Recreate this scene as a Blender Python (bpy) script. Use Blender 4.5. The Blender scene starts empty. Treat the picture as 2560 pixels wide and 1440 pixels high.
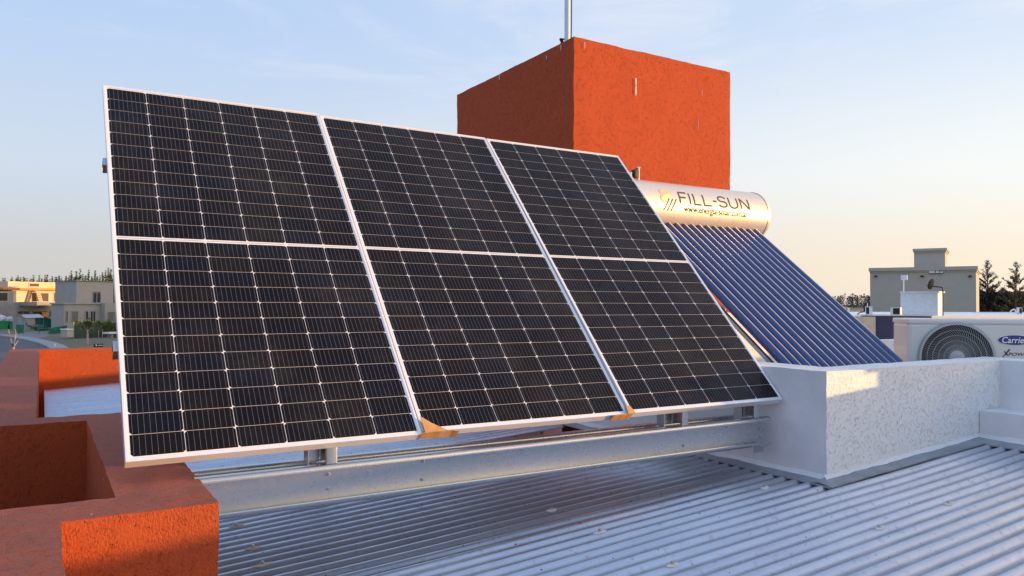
import bpy, bmesh, math, random
from mathutils import Vector, Matrix, noise
from math import sin, cos, pi, radians as R
S = bpy.context.scene
C = S.collection
rnd = random.Random(7)

# ------------------------------------------------------------------ camera
FPX = 1920.5
CAM = Vector((-0.2504, -2.7788, 0.5016))
YAW, PIT, ROL = 1.02199, 0.0193, 0.0042
FW = Vector((cos(PIT)*cos(YAW), cos(PIT)*sin(YAW), sin(PIT)))
_r = Vector((sin(YAW), -cos(YAW), 0)); _u = _r.cross(FW)
RT = cos(ROL)*_r + sin(ROL)*_u
UP = -sin(ROL)*_r + cos(ROL)*_u
cd = bpy.data.cameras.new('camera'); co = bpy.data.objects.new('camera', cd); C.objects.link(co); S.camera = co
cd.sensor_width = 36; cd.lens = FPX*36/2560; cd.clip_start = 0.05; cd.clip_end = 6000
co.matrix_world = Matrix(((RT.x, UP.x, -FW.x, CAM.x), (RT.y, UP.y, -FW.y, CAM.y), (RT.z, UP.z, -FW.z, CAM.z), (0, 0, 0, 1)))

# ------------------------------------------------------------------ light
SUN_AZ, SUN_EL = R(-30), R(3.74)
S.view_settings.view_transform = 'Standard'; S.view_settings.look = 'None'
S.view_settings.exposure = 2.0; S.view_settings.gamma = 1.0
W = bpy.data.worlds.new('World'); S.world = W; W.use_nodes = True
sd = bpy.data.lights.new('sun', 'SUN'); so = bpy.data.objects.new('sun', sd); C.objects.link(so)
sd.energy = 2.0; sd.angle = R(0.6); sd.color = (0.82, 0.46, 0.18)
sdir = Vector((cos(SUN_EL)*cos(SUN_AZ), cos(SUN_EL)*sin(SUN_AZ), sin(SUN_EL)))
so.rotation_euler = sdir.to_track_quat('Z', 'Y').to_euler()
so.location = sdir*30

class N:
    """small node-tree helper"""
    def __init__(s, nt): s.nt = nt
    def new(s, t, ins=None, **kw):
        n = s.nt.nodes.new(t)
        for k, v in kw.items(): setattr(n, k, v)
        for k, v in (ins or {}).items():
            i = n.inputs[k]
            if isinstance(v, bpy.types.NodeSocket): s.nt.links.new(v, i)
            else: i.default_value = v
        return n
    def math(s, op, a, b=0.0, c=0.0, clamp=False):
        n = s.new('ShaderNodeMath', {0: a, 1: b, 2: c}, operation=op); n.use_clamp = clamp; return n.outputs[0]
    def mix(s, f, a, b, blend='MIX'):
        n = s.new('ShaderNodeMix', data_type='RGBA', blend_type=blend)
        for k, v in ((0, f), (6, a), (7, b)):
            if isinstance(v, bpy.types.NodeSocket): s.nt.links.new(v, n.inputs[k])
            else: n.inputs[k].default_value = v if k == 0 else (*v[:3], 1)
        return n.outputs[2]
    def mapr(s, v, a, b, c=0.0, d=1.0, smooth=False):
        n = s.new('ShaderNodeMapRange', {0: v, 1: a, 2: b, 3: c, 4: d}); n.clamp = True
        if smooth: n.interpolation_type = 'SMOOTHSTEP'
        return n.outputs[0]
    def noise(s, vec, scale, detail=3, rough=.5, dist=0.0):
        return s.new('ShaderNodeTexNoise', {'Vector': vec, 'Scale': scale, 'Detail': detail, 'Roughness': rough, 'Distortion': dist}).outputs[0]

# world: Nishita sky whitened by haze low down, thin cirrus higher up
w = N(W.node_tree)
bg = W.node_tree.nodes['Background']
sk = w.new('ShaderNodeTexSky'); sk.sky_type = 'NISHITA'; sk.sun_disc = False
sk.sun_elevation = SUN_EL; sk.sun_rotation = R(90) - SUN_AZ
sk.air_density = 0.8; sk.dust_density = 1.5; sk.ozone_density = 3.0
tc = w.new('ShaderNodeTexCoord').outputs['Generated']
sx = w.new('ShaderNodeSeparateXYZ', {0: tc})
el = sx.outputs['Z']
hd = w.new('ShaderNodeVectorMath', {0: w.new('ShaderNodeVectorMath', {0: tc, 1: (1, 1, 0)}, operation='MULTIPLY').outputs[0]}, operation='NORMALIZE').outputs[0]
ca = w.new('ShaderNodeVectorMath', {0: hd, 1: (cos(SUN_AZ), sin(SUN_AZ), 0)}, operation='DOT_PRODUCT').outputs['Value']
warm = w.mapr(ca, -0.55, 0.75, 0, 1, True)
lowc = w.mix(warm, (1.09, 1.06, 1.03), (1.73, 1.47, 1.16))
midc = w.mix(warm, (1.09, 1.22, 1.39), (1.66, 1.66, 1.56))
topc = w.mix(warm, (0.85, 1.11, 1.54), (1.12, 1.32, 1.61))
hz1 = w.mix(w.mapr(el, 0.04, 0.17, 0, 1, True), lowc, midc)
hz2 = w.mix(w.mapr(el, 0.14, 0.36, 0, 1, True), hz1, topc)
hz3 = w.mix(w.mapr(el, 0.34, 0.75, 0, 1, True), hz2, (0.86, 1.22, 1.90))
fac = w.mapr(el, 0.25, 0.8, 0.93, 0.82, True)
skyc = w.mix(fac, sk.outputs[0], hz3)
glow = w.math('MULTIPLY', w.mapr(ca, 0.60, 0.97, 0, 1, True), w.mapr(el, 0.75, 0.10, 0, 1, True))
skyc = w.mix(glow, skyc, (5.2, 3.7, 2.3))
mp = w.new('ShaderNodeMapping', {'Vector': tc, 'Scale': (1.2, 1.2, 4.5), 'Rotation': (0.25, 0.35, 0.5)}).outputs[0]
ci = w.noise(mp, 2.6, 8, .62, 0.6)
ci = w.mapr(ci, 0.46, 0.74, 0, 0.6, True)
ci = w.math('MULTIPLY', ci, w.mapr(el, 0.12, 0.3, 0, 1, True))
skyc = w.mix(ci, skyc, w.mix(warm, (1.25, 1.35, 1.56), (1.5, 1.5, 1.6)))
W.node_tree.links.new(skyc, bg.inputs[0]); bg.inputs[1].default_value = 0.15

# ------------------------------------------------------------------ geometry helpers
class MB:
    def __init__(s): s.v = []; s.f = []; s.m = []; s.sm = []
    def add(s, vs, fs, mi=0, smooth=False):
        o = len(s.v); s.v += [Vector(v) for v in vs]
        for f in fs: s.f.append([i+o for i in f]); s.m.append(mi); s.sm.append(smooth)
    def quad(s, a, b, c, d, mi=0): s.add([a, b, c, d], [(0, 1, 2, 3)], mi)
    def box(s, x0, x1, y0, y1, z0, z1, mi=0, M=None):
        vs = [Vector((x, y, z)) for z in (z0, z1) for y in (y0, y1) for x in (x0, x1)]
        if M: vs = [M @ v for v in vs]
        s.add(vs, [(0, 2, 3, 1), (4, 5, 7, 6), (0, 1, 5, 4), (2, 6, 7, 3), (0, 4, 6, 2), (1, 3, 7, 5)], mi)
    def bbox(s, x0, x1, y0, y1, z0, z1, b=.01, mi=0, M=None):
        """box with chamfered edges"""
        bm = bmesh.new(); bmesh.ops.create_cube(bm, size=1)
        for v in bm.verts:
            v.co = Vector(((x0+x1)/2+v.co.x*(x1-x0), (y0+y1)/2+v.co.y*(y1-y0), (z0+z1)/2+v.co.z*(z1-z0)))
        bmesh.ops.bevel(bm, geom=bm.edges[:], offset=b, segments=2, profile=.6, affect='EDGES')
        s.bm(bm, mi, M)
    def bm(s, bm, mi=0, M=None, smooth=False):
        bm.verts.index_update()
        s.add([(M @ v.co) if M else v.co.copy() for v in bm.verts], [[v.index for v in f.verts] for f in bm.faces], mi, smooth)
        bm.free()
    def tube(s, pts, r, n=10, mi=0, caps=True, smooth=True):
        pts = [Vector(p) for p in pts]; rs = r if isinstance(r, (list, tuple)) else [r]*len(pts)
        vs = []; up = None
        for i, p in enumerate(pts):
            d = (pts[min(i+1, len(pts)-1)]-pts[max(i-1, 0)]).normalized()
            if up is None: up = d.orthogonal().normalized()
            up = (up - d*up.dot(d)).normalized(); q = d.cross(up)
            vs += [p+(up*cos(2*pi*k/n)+q*sin(2*pi*k/n))*rs[i] for k in range(n)]
        fs = [(i*n+k, i*n+(k+1) % n, (i+1)*n+(k+1) % n, (i+1)*n+k) for i in range(len(pts)-1) for k in range(n)]
        s.add(vs, fs, mi, smooth)
        if caps:
            s.add(vs[:n], [list(range(n))[::-1]], mi); s.add(vs[-n:], [list(range(n))], mi)
    def lathe(s, prof, org, ax, n=48, mi=0, smooth=True):
        """prof = [(along, radius)] round axis ax"""
        ax = Vector(ax).normalized(); a = ax.orthogonal().normalized(); b = ax.cross(a); org = Vector(org)
        vs = [org+ax*t+(a*cos(2*pi*k/n)+b*sin(2*pi*k/n))*r for t, r in prof for k in range(n)]
        fs = [(i*n+k, i*n+(k+1) % n, (i+1)*n+(k+1) % n, (i+1)*n+k) for i in range(len(prof)-1) for k in range(n)]
        s.add(vs, fs, mi, smooth)
    def prism(s, prof, a, b, ex, ey, mi=0):
        """closed 2-D profile swept from point a to b; ex, ey are the profile axes"""
        n = len(prof); a, b, ex, ey = Vector(a), Vector(b), Vector(ex), Vector(ey)
        vs = [o+ex*p[0]+ey*p[1] for o in (a, b) for p in prof]
        s.add(vs, [(k, (k+1) % n, n+(k+1) % n, n+k) for k in range(n)], mi, True)
        s.add(vs[:n], [list(range(n))[::-1]], mi); s.add(vs[n:], [list(range(n))], mi)
BASE = {}
def obj(name, mb, mats, parent=None, sharp=None):
    b = BASE.get(parent, Vector((0, 0, 0))) if parent else Vector((0, 0, 0))
    me = bpy.data.meshes.new(name)
    me.from_pydata([v-b for v in mb.v], [], mb.f)
    for m in (mats if isinstance(mats, (list, tuple)) else [mats]): me.materials.append(m)
    me.polygons.foreach_set('material_index', mb.m); me.polygons.foreach_set('use_smooth', mb.sm)
    me.update()
    bm = bmesh.new(); bm.from_mesh(me); bmesh.ops.recalc_face_normals(bm, faces=bm.faces[:]); bm.to_mesh(me); bm.free()
    if sharp is None and any(mb.sm): sharp = 42
    if sharp is not None: me.set_sharp_from_angle(angle=R(sharp))
    o = bpy.data.objects.new(name, me); C.objects.link(o)
    if parent: o.parent = parent; BASE[o] = b
    return o
def tag(o, label=None, cat=None, group=None, kind=None):
    if label: o['label'] = label
    if cat: o['category'] = cat
    if group: o['group'] = group
    if kind: o['kind'] = kind
    return o
def thing(name, label, cat, loc=(0, 0, 0), group=None, rot=None, local=False):
    o = bpy.data.objects.new(name, None); C.objects.link(o); o.location = loc; o.empty_display_size = .1
    if rot: o.rotation_euler = rot
    BASE[o] = Vector((0, 0, 0)) if (local or rot) else Vector(loc)
    return tag(o, label, cat, group)
def dup(root, loc, scale=1.0, rz=0.0, label=None):
    def cp(o, par):
        c = o.copy(); C.objects.link(c)
        if par: c.parent = par
        for ch in list(o.children): cp(ch, c)
        return c
    c = cp(root, None); c.location = loc; c.scale = scale if isinstance(scale, (tuple, list)) else (scale,)*3; c.rotation_euler.z = rz
    if label: c['label'] = label
    return c
def ray(px, py): return FW+RT*((px-1280)/FPX)-UP*((py-720)/FPX)
def at(px, py, depth): return CAM+ray(px, py)*depth
def on(px, py, ax, val):
    d = ray(px, py); return CAM+d*((val-CAM[ax])/d[ax])
GZ = -3.3
def gp(px, py, z=GZ): return on(px, py, 2, z)

# ------------------------------------------------------------------ materials
def mat(name, col, rough=.6, metal=0.0, var=None, bump=None, coat=0.0, spec=None, build=None, aniso=None):
    """var = (second colour, noise scale, amount); bump = [(scale, strength, distance)]"""
    m = bpy.data.materials.new(name); m.use_nodes = True; n = N(m.node_tree)
    b = m.node_tree.nodes['Principled BSDF']
    tcn = n.new('ShaderNodeTexCoord').outputs['Object']
    c = (*col, 1); b.inputs['Base Color'].default_value = c
    b.inputs['Roughness'].default_value = rough; b.inputs['Metallic'].default_value = metal
    if coat: b.inputs['Coat Weight'].default_value = coat; b.inputs['Coat Roughness'].default_value = .05
    if spec is not None: b.inputs['Specular IOR Level'].default_value = spec
    if aniso:
        b.inputs['Anisotropic'].default_value = aniso
    if var:
        f = n.mapr(n.noise(tcn, var[1], 5, .6), .35, .68, 0, var[2])
        m.node_tree.links.new(n.mix(f, col, var[0]), b.inputs['Base Color'])
    if bump:
        last = None
        for sc, st, di in bump:
            bn = n.new('ShaderNodeBump', {'Strength': st, 'Distance': di, 'Height': n.noise(tcn, sc, 4, .6)})
            if last: m.node_tree.links.new(last, bn.inputs['Normal'])
            last = bn.outputs[0]
        m.node_tree.links.new(last, b.inputs['Normal'])
    if build: build(n, b, tcn, m.node_tree)
    return m

def stucco(name, c1, c2, groove, gscale, spot=None, fine=.5, depth=.004, dust=None, gcol=.3):
    """trowelled acrylic render: short worm-like grooves, grain, faint blotches"""
    def build(n, b, t, nt):
        ts = n.new('ShaderNodeMapping', {'Vector': t, 'Scale': (1, 1, .55)}).outputs[0]
        n1 = n.noise(ts, gscale, 1.5, .5, .7)
        worm = n.mapr(n.math('ABSOLUTE', n.math('SUBTRACT', n1, .5)), 0.0, .035, 0, 1, True)
        brk = n.mapr(n.noise(t, gscale*.5, 2, .5), .48, .60, 0, 1, True)
        g = n.math('SUBTRACT', 1.0, n.math('MULTIPLY', n.math('SUBTRACT', 1.0, worm), brk))   # 0 in a groove
        grain = n.noise(ts, gscale*2.2, 4, .7)
        h = n.math('ADD', n.math('MULTIPLY', g, groove), n.math('MULTIPLY', grain, fine))
        bn = n.new('ShaderNodeBump', {'Strength': .9, 'Distance': depth, 'Height': h})
        nt.links.new(bn.outputs[0], b.inputs['Normal'])
        bl = n.mapr(n.noise(t, 3.1, 5, .65), .35, .7, 0, 1)
        col = n.mix(bl, c1, c2)
        col = n.mix(n.mapr(g, 1, 0, 0, gcol), col, [x*.45 for x in c1])
        col = n.mix(n.mapr(grain, .52, .35, 0, gcol*.9), col, [x*.6 for x in c1])
        if dust:
            gz = n.new('ShaderNodeSeparateXYZ', {0: n.new('ShaderNodeNewGeometry').outputs['True Normal']}).outputs[2]
            dn = n.math('MULTIPLY', n.mapr(gz, .6, .9, 0, 1), n.mapr(n.noise(t, 38, 5, .75), .30, .62, .35, 1))
            col = n.mix(dn, col, dust)
        if spot:
            sp = n.mapr(n.noise(t, 42, 1, .4), .835, .845, 0, 1)
            col = n.mix(sp, col, spot)
        nt.links.new(col, b.inputs['Base Color'])
    return mat(name, c1, .85, spec=.25, build=build)

M = {}
M['red'] = stucco('red_stucco', (.50, .096, .028), (.45, .088, .030), .8, 85, (.75, .72, .68), 1.5, .0060, (.37, .125, .090), .25)
M['redfar'] = stucco('red_stucco_tower', (.49, .082, .025), (.475, .079, .0245), .9, 78, None, 1.3, .0070, None, .24)
M['white'] = stucco('white_stucco', (.82, .83, .81), (.77, .79, .79), 1.0, 135, None, .5, .0032, None, .10)
M['whitesm'] = mat('white_smooth_render', (.74, .75, .76), .8, var=((.62, .64, .67), 4, .8), bump=[(14, .35, .01), (90, .25, .003)], spec=.25)
M['mortar'] = mat('mortar', (.62, .62, .62), .9, var=((.40, .41, .44), 18, 1), bump=[(30, .8, .012), (130, .5, .004)])
M['seal'] = mat('beige_sealant', (.60, .59, .56), .7, var=((.46, .45, .43), 60, .8))
M['membrane'] = mat('grey_membrane', (.20, .225, .26), .55, var=((.33, .35, .38), 9, .8), bump=[(12, .4, .01), (70, .3, .003)])

ROOF_Y0 = .011-1.0   # object origin of the roof sits at y = -1
def roofmat(n, b, t, nt):
    mpn = n.new('ShaderNodeMapping', {'Vector': t, 'Scale': (.55, 5, 5)}).outputs[0]
    s1 = n.noise(mpn, 3.0, 5, .6); s2 = n.noise(t, 26, 4, .6); s3 = n.noise(t, 3.2, 3, .6)
    col = n.mix(n.mapr(s1, .3, .7), (.54, .57, .64), (.43, .46, .525))
    col = n.mix(n.mapr(s2, .58, .70, 0, .55), col, (.28, .30, .34))
    col = n.mix(n.mapr(s3, .55, .75, 0, .5), col, (.60, .61, .63))
    dots = n.mapr(n.noise(t, 70, 1, .4), .76, .785)
    col = n.mix(dots, col, (.08, .07, .07))
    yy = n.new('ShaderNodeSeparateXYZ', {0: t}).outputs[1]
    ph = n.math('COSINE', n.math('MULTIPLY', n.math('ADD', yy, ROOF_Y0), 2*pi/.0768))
    valley_dirt_shade = n.math('MULTIPLY', n.mapr(ph, -.05, -.95, 0, 1, True), n.mapr(n.noise(mpn, 5, 5, .7), .25, .65, .4, 1))  # darker towards the valleys: channel dirt plus shade put into the colour
    col = n.mix(n.math('MULTIPLY', valley_dirt_shade, .75), col, (.13, .13, .14))
    nt.links.new(col, b.inputs['Base Color'])
    nt.links.new(n.mapr(s2, .3, .7, .27, .40), b.inputs['Roughness'])
    bn = n.new('ShaderNodeBump', {'Strength': .25, 'Distance': .006, 'Height': n.noise(mpn, 2.4, 3, .5)})
    nt.links.new(bn.outputs[0], b.inputs['Normal'])
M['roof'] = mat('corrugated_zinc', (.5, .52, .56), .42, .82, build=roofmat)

def galvmat(n, b, t, nt):
    vo = n.new('ShaderNodeTexVoronoi', {'Vector': t, 'Scale': 75.0}); vo.feature = 'F1'
    sp = n.new('ShaderNodeSeparateColor', {0: vo.outputs['Color']}).outputs[0]
    st = n.noise(n.new('ShaderNodeMapping', {'Vector': t, 'Scale': (3, 3, .6)}).outputs[0], 7, 4, .6)
    col = n.mix(n.mapr(sp, 0, 1, 0, .3), (.47, .50, .525), (.52, .55, .57))
    col = n.mix(n.mapr(st, .62, .8, 0, .25), col, (.58, .59, .58))
    nt.links.new(col, b.inputs['Base Color'])
    nt.links.new(n.mapr(sp, 0, 1, .27, .30), b.inputs['Roughness'])
M['galv'] = mat('galvanised_steel', (.55, .57, .6), .25, .88, build=galvmat)
M['bolt'] = mat('zinc_bolt', (.55, .56, .58), .3, .9)
M['alu'] = mat('anodised_aluminium', (.80, .80, .80), .34, .35, bump=[(240, .04, .002)])
M['back'] = mat('white_backsheet', (.68, .70, .73), .45, coat=.2)
M['bus'] = mat('tinned_ribbon', (.34, .34, .36), .4, .3, coat=.25)
M['finger'] = mat('cell_busbar', (.13, .13, .137), .45, .2, coat=.12)
cells = []
for i, c in enumerate([(.005, .005, .008), (.007, .006, .0075), (.005, .006, .012), (.008, .006, .007)]):
    def cellmat(n, b, t, nt, c=c):
        d = n.math('MULTIPLY', n.mapr(n.noise(t, 2.2, 5, .65), .45, .75, 0, 1), n.mapr(n.noise(t, 24, 4, .7), .35, .7, .2, 1))
        nt.links.new(n.mix(n.math('MULTIPLY', d, .05), c, (.5, .47, .42)), b.inputs['Base Color'])
        nt.links.new(n.mapr(d, 0, 1, .09, .20), b.inputs['Coat Weight'])
    cells.append(mat('solar_cell', c, .45, 0, coat=.17, spec=.05, build=cellmat))
M['card'] = mat('cardboard', (.55, .31, .13), .8, var=((.42, .21, .08), 30, .8), bump=[(120, .3, .002)])
M['tank'] = mat('brushed_stainless', (.76, .67, .57), .30, .55, build=lambda n, b, t, nt: (
    nt.links.new(n.mapr(n.noise(n.new('ShaderNodeMapping', {'Vector': t, 'Scale': (60, .5, .5)}).outputs[0], 4, 3, .6), .3, .7, .30, .40), b.inputs['Roughness'])))
M['ink'] = mat('grey_ink', (.10, .094, .096), .7, spec=.1)
M['sunlogo'] = mat('faded_yellow_ink', (.72, .60, .36), .5, .5)
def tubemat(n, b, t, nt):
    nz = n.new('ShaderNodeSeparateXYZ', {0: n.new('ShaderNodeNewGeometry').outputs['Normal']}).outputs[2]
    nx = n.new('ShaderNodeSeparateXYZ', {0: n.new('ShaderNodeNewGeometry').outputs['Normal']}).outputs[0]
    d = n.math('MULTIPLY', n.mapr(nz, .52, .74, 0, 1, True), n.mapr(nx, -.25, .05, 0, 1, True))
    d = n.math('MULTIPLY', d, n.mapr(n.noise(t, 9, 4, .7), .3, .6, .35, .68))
    nt.links.new(n.mix(d, (.006, .029, .15), (.62, .58, .52)), b.inputs['Base Color'])  # cream highlight line put into the colour as a dusty band
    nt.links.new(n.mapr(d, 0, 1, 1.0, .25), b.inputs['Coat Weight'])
M['tubeglass'] = mat('dust_glint_glass_tube', (.006, .029, .15), .25, .12, coat=1.0, build=tubemat)
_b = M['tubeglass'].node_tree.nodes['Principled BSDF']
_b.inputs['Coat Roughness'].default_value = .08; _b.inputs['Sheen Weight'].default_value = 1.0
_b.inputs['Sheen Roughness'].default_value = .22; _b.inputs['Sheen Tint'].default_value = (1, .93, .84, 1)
M['rubber'] = mat('black_rubber', (.02, .018, .018), .7)
M['black'] = mat('black_plastic', (.012, .012, .014), .6)
M['acw'] = mat('ivory_metal', (.62, .64, .62), .42, 0, coat=.2)
M['acg'] = mat('grey_plastic_grille', (.40, .42, .43), .45)
M['blue'] = mat('blue_badge', (.02, .035, .22), .3, coat=.5)
M['silver'] = mat('silver_trim', (.7, .7, .72), .3, .6)
M['navy'] = mat('dark_navy', (.045, .055, .115), .75, var=((.06, .07, .13), 5, .7), bump=[(40, .3, .004)])  # dark navy tone, slightly mottled
M['cream'] = mat('cream_render', (.66, .58, .47), .85, var=((.56, .50, .42), 2, .7), bump=[(8, .3, .02)])
M['taupe'] = mat('taupe_render', (.44, .415, .36), .85, var=((.40, .38, .335), 1.2, .8))
M['greyr'] = mat('grey_render', (.38, .365, .33), .85, var=((.33, .32, .30), .9, .8))
M['conc'] = mat('raw_concrete', (.34, .34, .33), .9, var=((.24, .24, .24), .8, .9), bump=[(4, .4, .03)])
M['ochre'] = mat('fresh_plaster', (.62, .52, .38), .9, var=((.54, .44, .30), 1, .8))
M['orange'] = mat('orange_slab_edge', (.72, .20, .045), .8, var=((.62, .30, .12), 1, .8))
M['dark'] = mat('dark_opening', (.030, .026, .026), .6)
M['glass'] = mat('window_glass', (.03, .04, .05), .06, 0, coat=.6)
M['shut'] = mat('grey_shutter', (.15, .145, .14), .6)
M['wood'] = mat('pale_timber', (.52, .45, .34), .8)
M['greenp'] = mat('green_paint', (.02, .30, .13), .5, var=((.02, .22, .10), 2, .8))
M['tarp'] = mat('green_shade_cloth', (.015, .115, .085), .75, var=((.02, .17, .12), 1.4, .9))
M['bag'] = mat('white_sack', (.62, .62, .66), .8, var=((.45, .45, .5), 3, .8))
M['tin'] = mat('tin_sheet', (.42, .44, .48), .45, .5)
M['bark'] = mat('bark', (.13, .10, .075), .9)
M['palebark'] = mat('pale_bark', (.40, .32, .26), .9)
M['leaf'] = mat('needles', (.050, .060, .030), .8, var=((.085, .085, .040), .7, 1))
M['leafd'] = mat('dark_needles', (.030, .036, .024), .8, var=((.055, .055, .033), .6, 1))
M['hedge'] = mat('hedge_leaf', (.075, .115, .035), .8, var=((.13, .16, .05), .8, 1))
M['wpaint'] = mat('white_paint', (.78, .78, .78), .5)
def groundmat(n, b, t, nt):
    a = n.noise(t, .035, 5, .6); c = n.noise(t, .5, 5, .65); d = n.noise(t, 6, 3, .6)
    col = n.mix(n.mapr(a, .38, .62), (.105, .100, .048), (.19, .150, .085))
    col = n.mix(n.mapr(c, .40, .66, 0, .8), col, (.075, .085, .036))
    col = n.mix(n.mapr(d, .4, .7, 0, .4), col, (.24, .20, .12))
    nt.links.new(col, b.inputs['Base Color'])
M['ground'] = mat('dry_grass', (.12, .11, .06), .95, build=groundmat)
M['asph'] = mat('asphalt', (.085, .088, .098), .85, var=((.065, .068, .078), .4, .8), bump=[(30, .3, .01)])
M['kerb'] = mat('kerb_concrete', (.30, .30, .31), .85, var=((.24, .24, .25), .6, .8))
M['drive'] = mat('driveway_concrete', (.19, .19, .195), .85, var=((.15, .15, .155), .5, .8))

# ------------------------------------------------------------------ setting
g = MB(); g.quad((-3000, -3000, GZ), (3000, -3000, GZ), (3000, 3000, GZ), (-3000, 3000, GZ))
tag(obj('ground', g, M['ground']), kind='structure')
def sheet(name, pts, m, dz):
    mb = MB(); vs = [gp(*p)+Vector((0, 0, dz)) for p in pts]
    mb.add(vs, [list(range(len(vs)))]); return tag(obj(name, mb, m), kind='structure')
road_edge = [(-60, 838), (0, 841), (38, 846.5), (68, 852.5), (97, 860), (116, 868), (135, 882), (150, 905), (160, 940)]
sheet('road', road_edge+[(160, 1000), (-150, 1000), (-150, 838)], M['asph'], .004)
kb = MB()
for a, b in zip(road_edge[:-1], road_edge[1:]):
    A, B = gp(*a), gp(*b); d = (B-A).normalized(); q = Vector((-d.y, d.x, 0))
    if q.dot(A-CAM) < 0: q = -q
    kb.box(0, (B-A).length, 0, 1.3, 0, .12, M=Matrix.Translation(A) @ Matrix((( d.x, q.x, 0, 0), (d.y, q.y, 0, 0), (0, 0, 1, 0), (0, 0, 0, 1))))
tag(obj('kerb', kb, M['kerb']), kind='structure')
sheet('driveway', [(20, 840), (52, 833), (95, 829), (126, 833), (118, 841), (86, 848.5), (60, 848)], M['drive'], .008)
sheet('verge_path', [(-60, 842), (-60, 836), (40, 835), (22, 841)], M['drive'], .008)

# ------------------------------------------------------------------ stucco masses: union of rectangles, jittered skin
def plan_mass(mb, rects, zt, zb, step=.035, amp=.003, fine=.5, mi=0, freq=9.0, mx=None):
    def cuts(vals):
        vals = sorted(set(round(v, 4) for v in vals)); out = []
        for a, b in zip(vals[:-1], vals[1:]):
            k = max(1, math.ceil((b-a)/step)); out += [a+(b-a)*i/k for i in range(k)]
        return out+[vals[-1]]
    xs = cuts([v for r in rects for v in r[:2]]); ys = cuts([v for r in rects for v in r[2:]])
    zs = [zt]; z = zt
    while z > max(zb, zt-fine): z -= step; zs.append(max(z, zb))
    if zs[-1] > zb: zs.append(zb)
    sol = lambda i, j: 0 <= i < len(xs)-1 and 0 <= j < len(ys)-1 and any(r[0] < (xs[i]+xs[i+1])/2 < r[1] and r[2] < (ys[j]+ys[j+1])/2 < r[3] for r in rects)
    idx = {}; vs = []; fs = []; fx = []
    def V(i, j, k):
        key = (i, j, k)
        if key not in idx:
            p = Vector((xs[i], ys[j], zs[k]))
            p = p+noise.noise_vector(p*freq)*amp+noise.noise_vector(p*freq*3.7)*amp*.6
            idx[key] = len(vs); vs.append(p)
        return idx[key]
    for i in range(len(xs)-1):
        for j in range(len(ys)-1):
            if not sol(i, j): continue
            fs.append((V(i, j, 0), V(i+1, j, 0), V(i+1, j+1, 0), V(i, j+1, 0)))
            for di, dj, a, b in ((-1, 0, (i, j+1), (i, j)), (1, 0, (i+1, j), (i+1, j+1)), (0, -1, (i, j), (i+1, j)), (0, 1, (i+1, j+1), (i, j+1))):
                if not sol(i+di, j+dj):
                    for k in range(len(zs)-1):
                        (fx if di and mx is not None else fs).append((V(*a, k+1), V(*b, k+1), V(*b, k), V(*a, k)))
    o = len(mb.v); mb.add(vs, fs, mi, True)
    for f in fx: mb.f.append([q+o for q in f]); mb.m.append(mx); mb.sm.append(True)

ZR = -.10
rw = thing('red_parapet_wall', 'long red stucco parapet wall with an open shaft, along the left edge of the roof', 'wall', (-.3, 0, GZ))
m = MB()
plan_mass(m, [(-1.2, .21, 1.65, 1.87), (-.05, .21, -.35, 1.7), (-1.2, .1, -.35, -.12), (-1.2, -.95, -.3, 1.7), (-1.2, -.20, -4.2, -.35)], ZR, -1.5, .03, .0035, .5)
plan_mass(m, [(-.58, -.27, 1.869, 8.4), (-.58, 3.4, 8.3, 8.6)], ZR, -1.5, .06, .0035, .5)
m.box(-.58, -.272, 1.875, 8.59, GZ, -1.5); m.box(-1.2, -.2, -4.2, 1.865, GZ, -1.5); m.box(-.27, 3.4, 8.302, 8.59, GZ, -1.5)
obj('wall', m, M['red'], rw, sharp=50)

# roof tower
TX0, TX1, TY0, TY1, TZ = 3.559, 5.431, 2.462, 4.607, 2.755
tw = thing('roof_tower', 'tall square red and orange stucco tower rising behind the solar panels', 'tower', (4.5, 3.5, -.6))
m = MB(); plan_mass(m, [(TX0, TX1, TY0, TY1)], TZ, -.7, .05, .005, 3.9, freq=5)
obj('wall', m, M['redfar'], tw, sharp=50)
def drip(p0, p1, wd, face):
    mb = MB(); a, b = Vector(p0), Vector(p1); n = 7; L = []; Rr = []
    side = Vector((1, 0, 0)) if face == 'y' else Vector((0, 1, 0)); out = Vector((0, -1, 0)) if face == 'y' else Vector((-1, 0, 0))
    vs = []
    for i in range(n+1):
        p = a.lerp(b, i/n); ww = wd*(.45+.9*abs(noise.noise(p*9)))*(1 if i < n else .5)
        vs += [p-side*ww+out*.012, p+out*.0145, p+side*ww+out*.012]
    fs = []
    for i in range(n):
        for k in range(2): fs.append((i*3+k, i*3+k+1, i*3+k+4, i*3+k+3))
    mb.add(vs, fs); obj('paint_drip', mb, M['wpaint'], tw)
for (x, y0, y1, wd) in [(1587.5, 196, 241, .008), (1744, 296, 327, .0035), (1460, 106, 123, .005), (1753, 225, 240, .002)]:
    drip(on(x, y0, 1, TY0-.004), on(x, y1, 1, TY0-.004), wd, 'y')
for (x, y0, y1, wd) in [(1251, 186, 200, .005), (1405, 114, 127, .005), (1369, 141, 148, .004)]:
    drip(on(x, y0, 0, TX0-.004), on(x, y1, 0, TX0-.004), wd, 'x')

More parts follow.
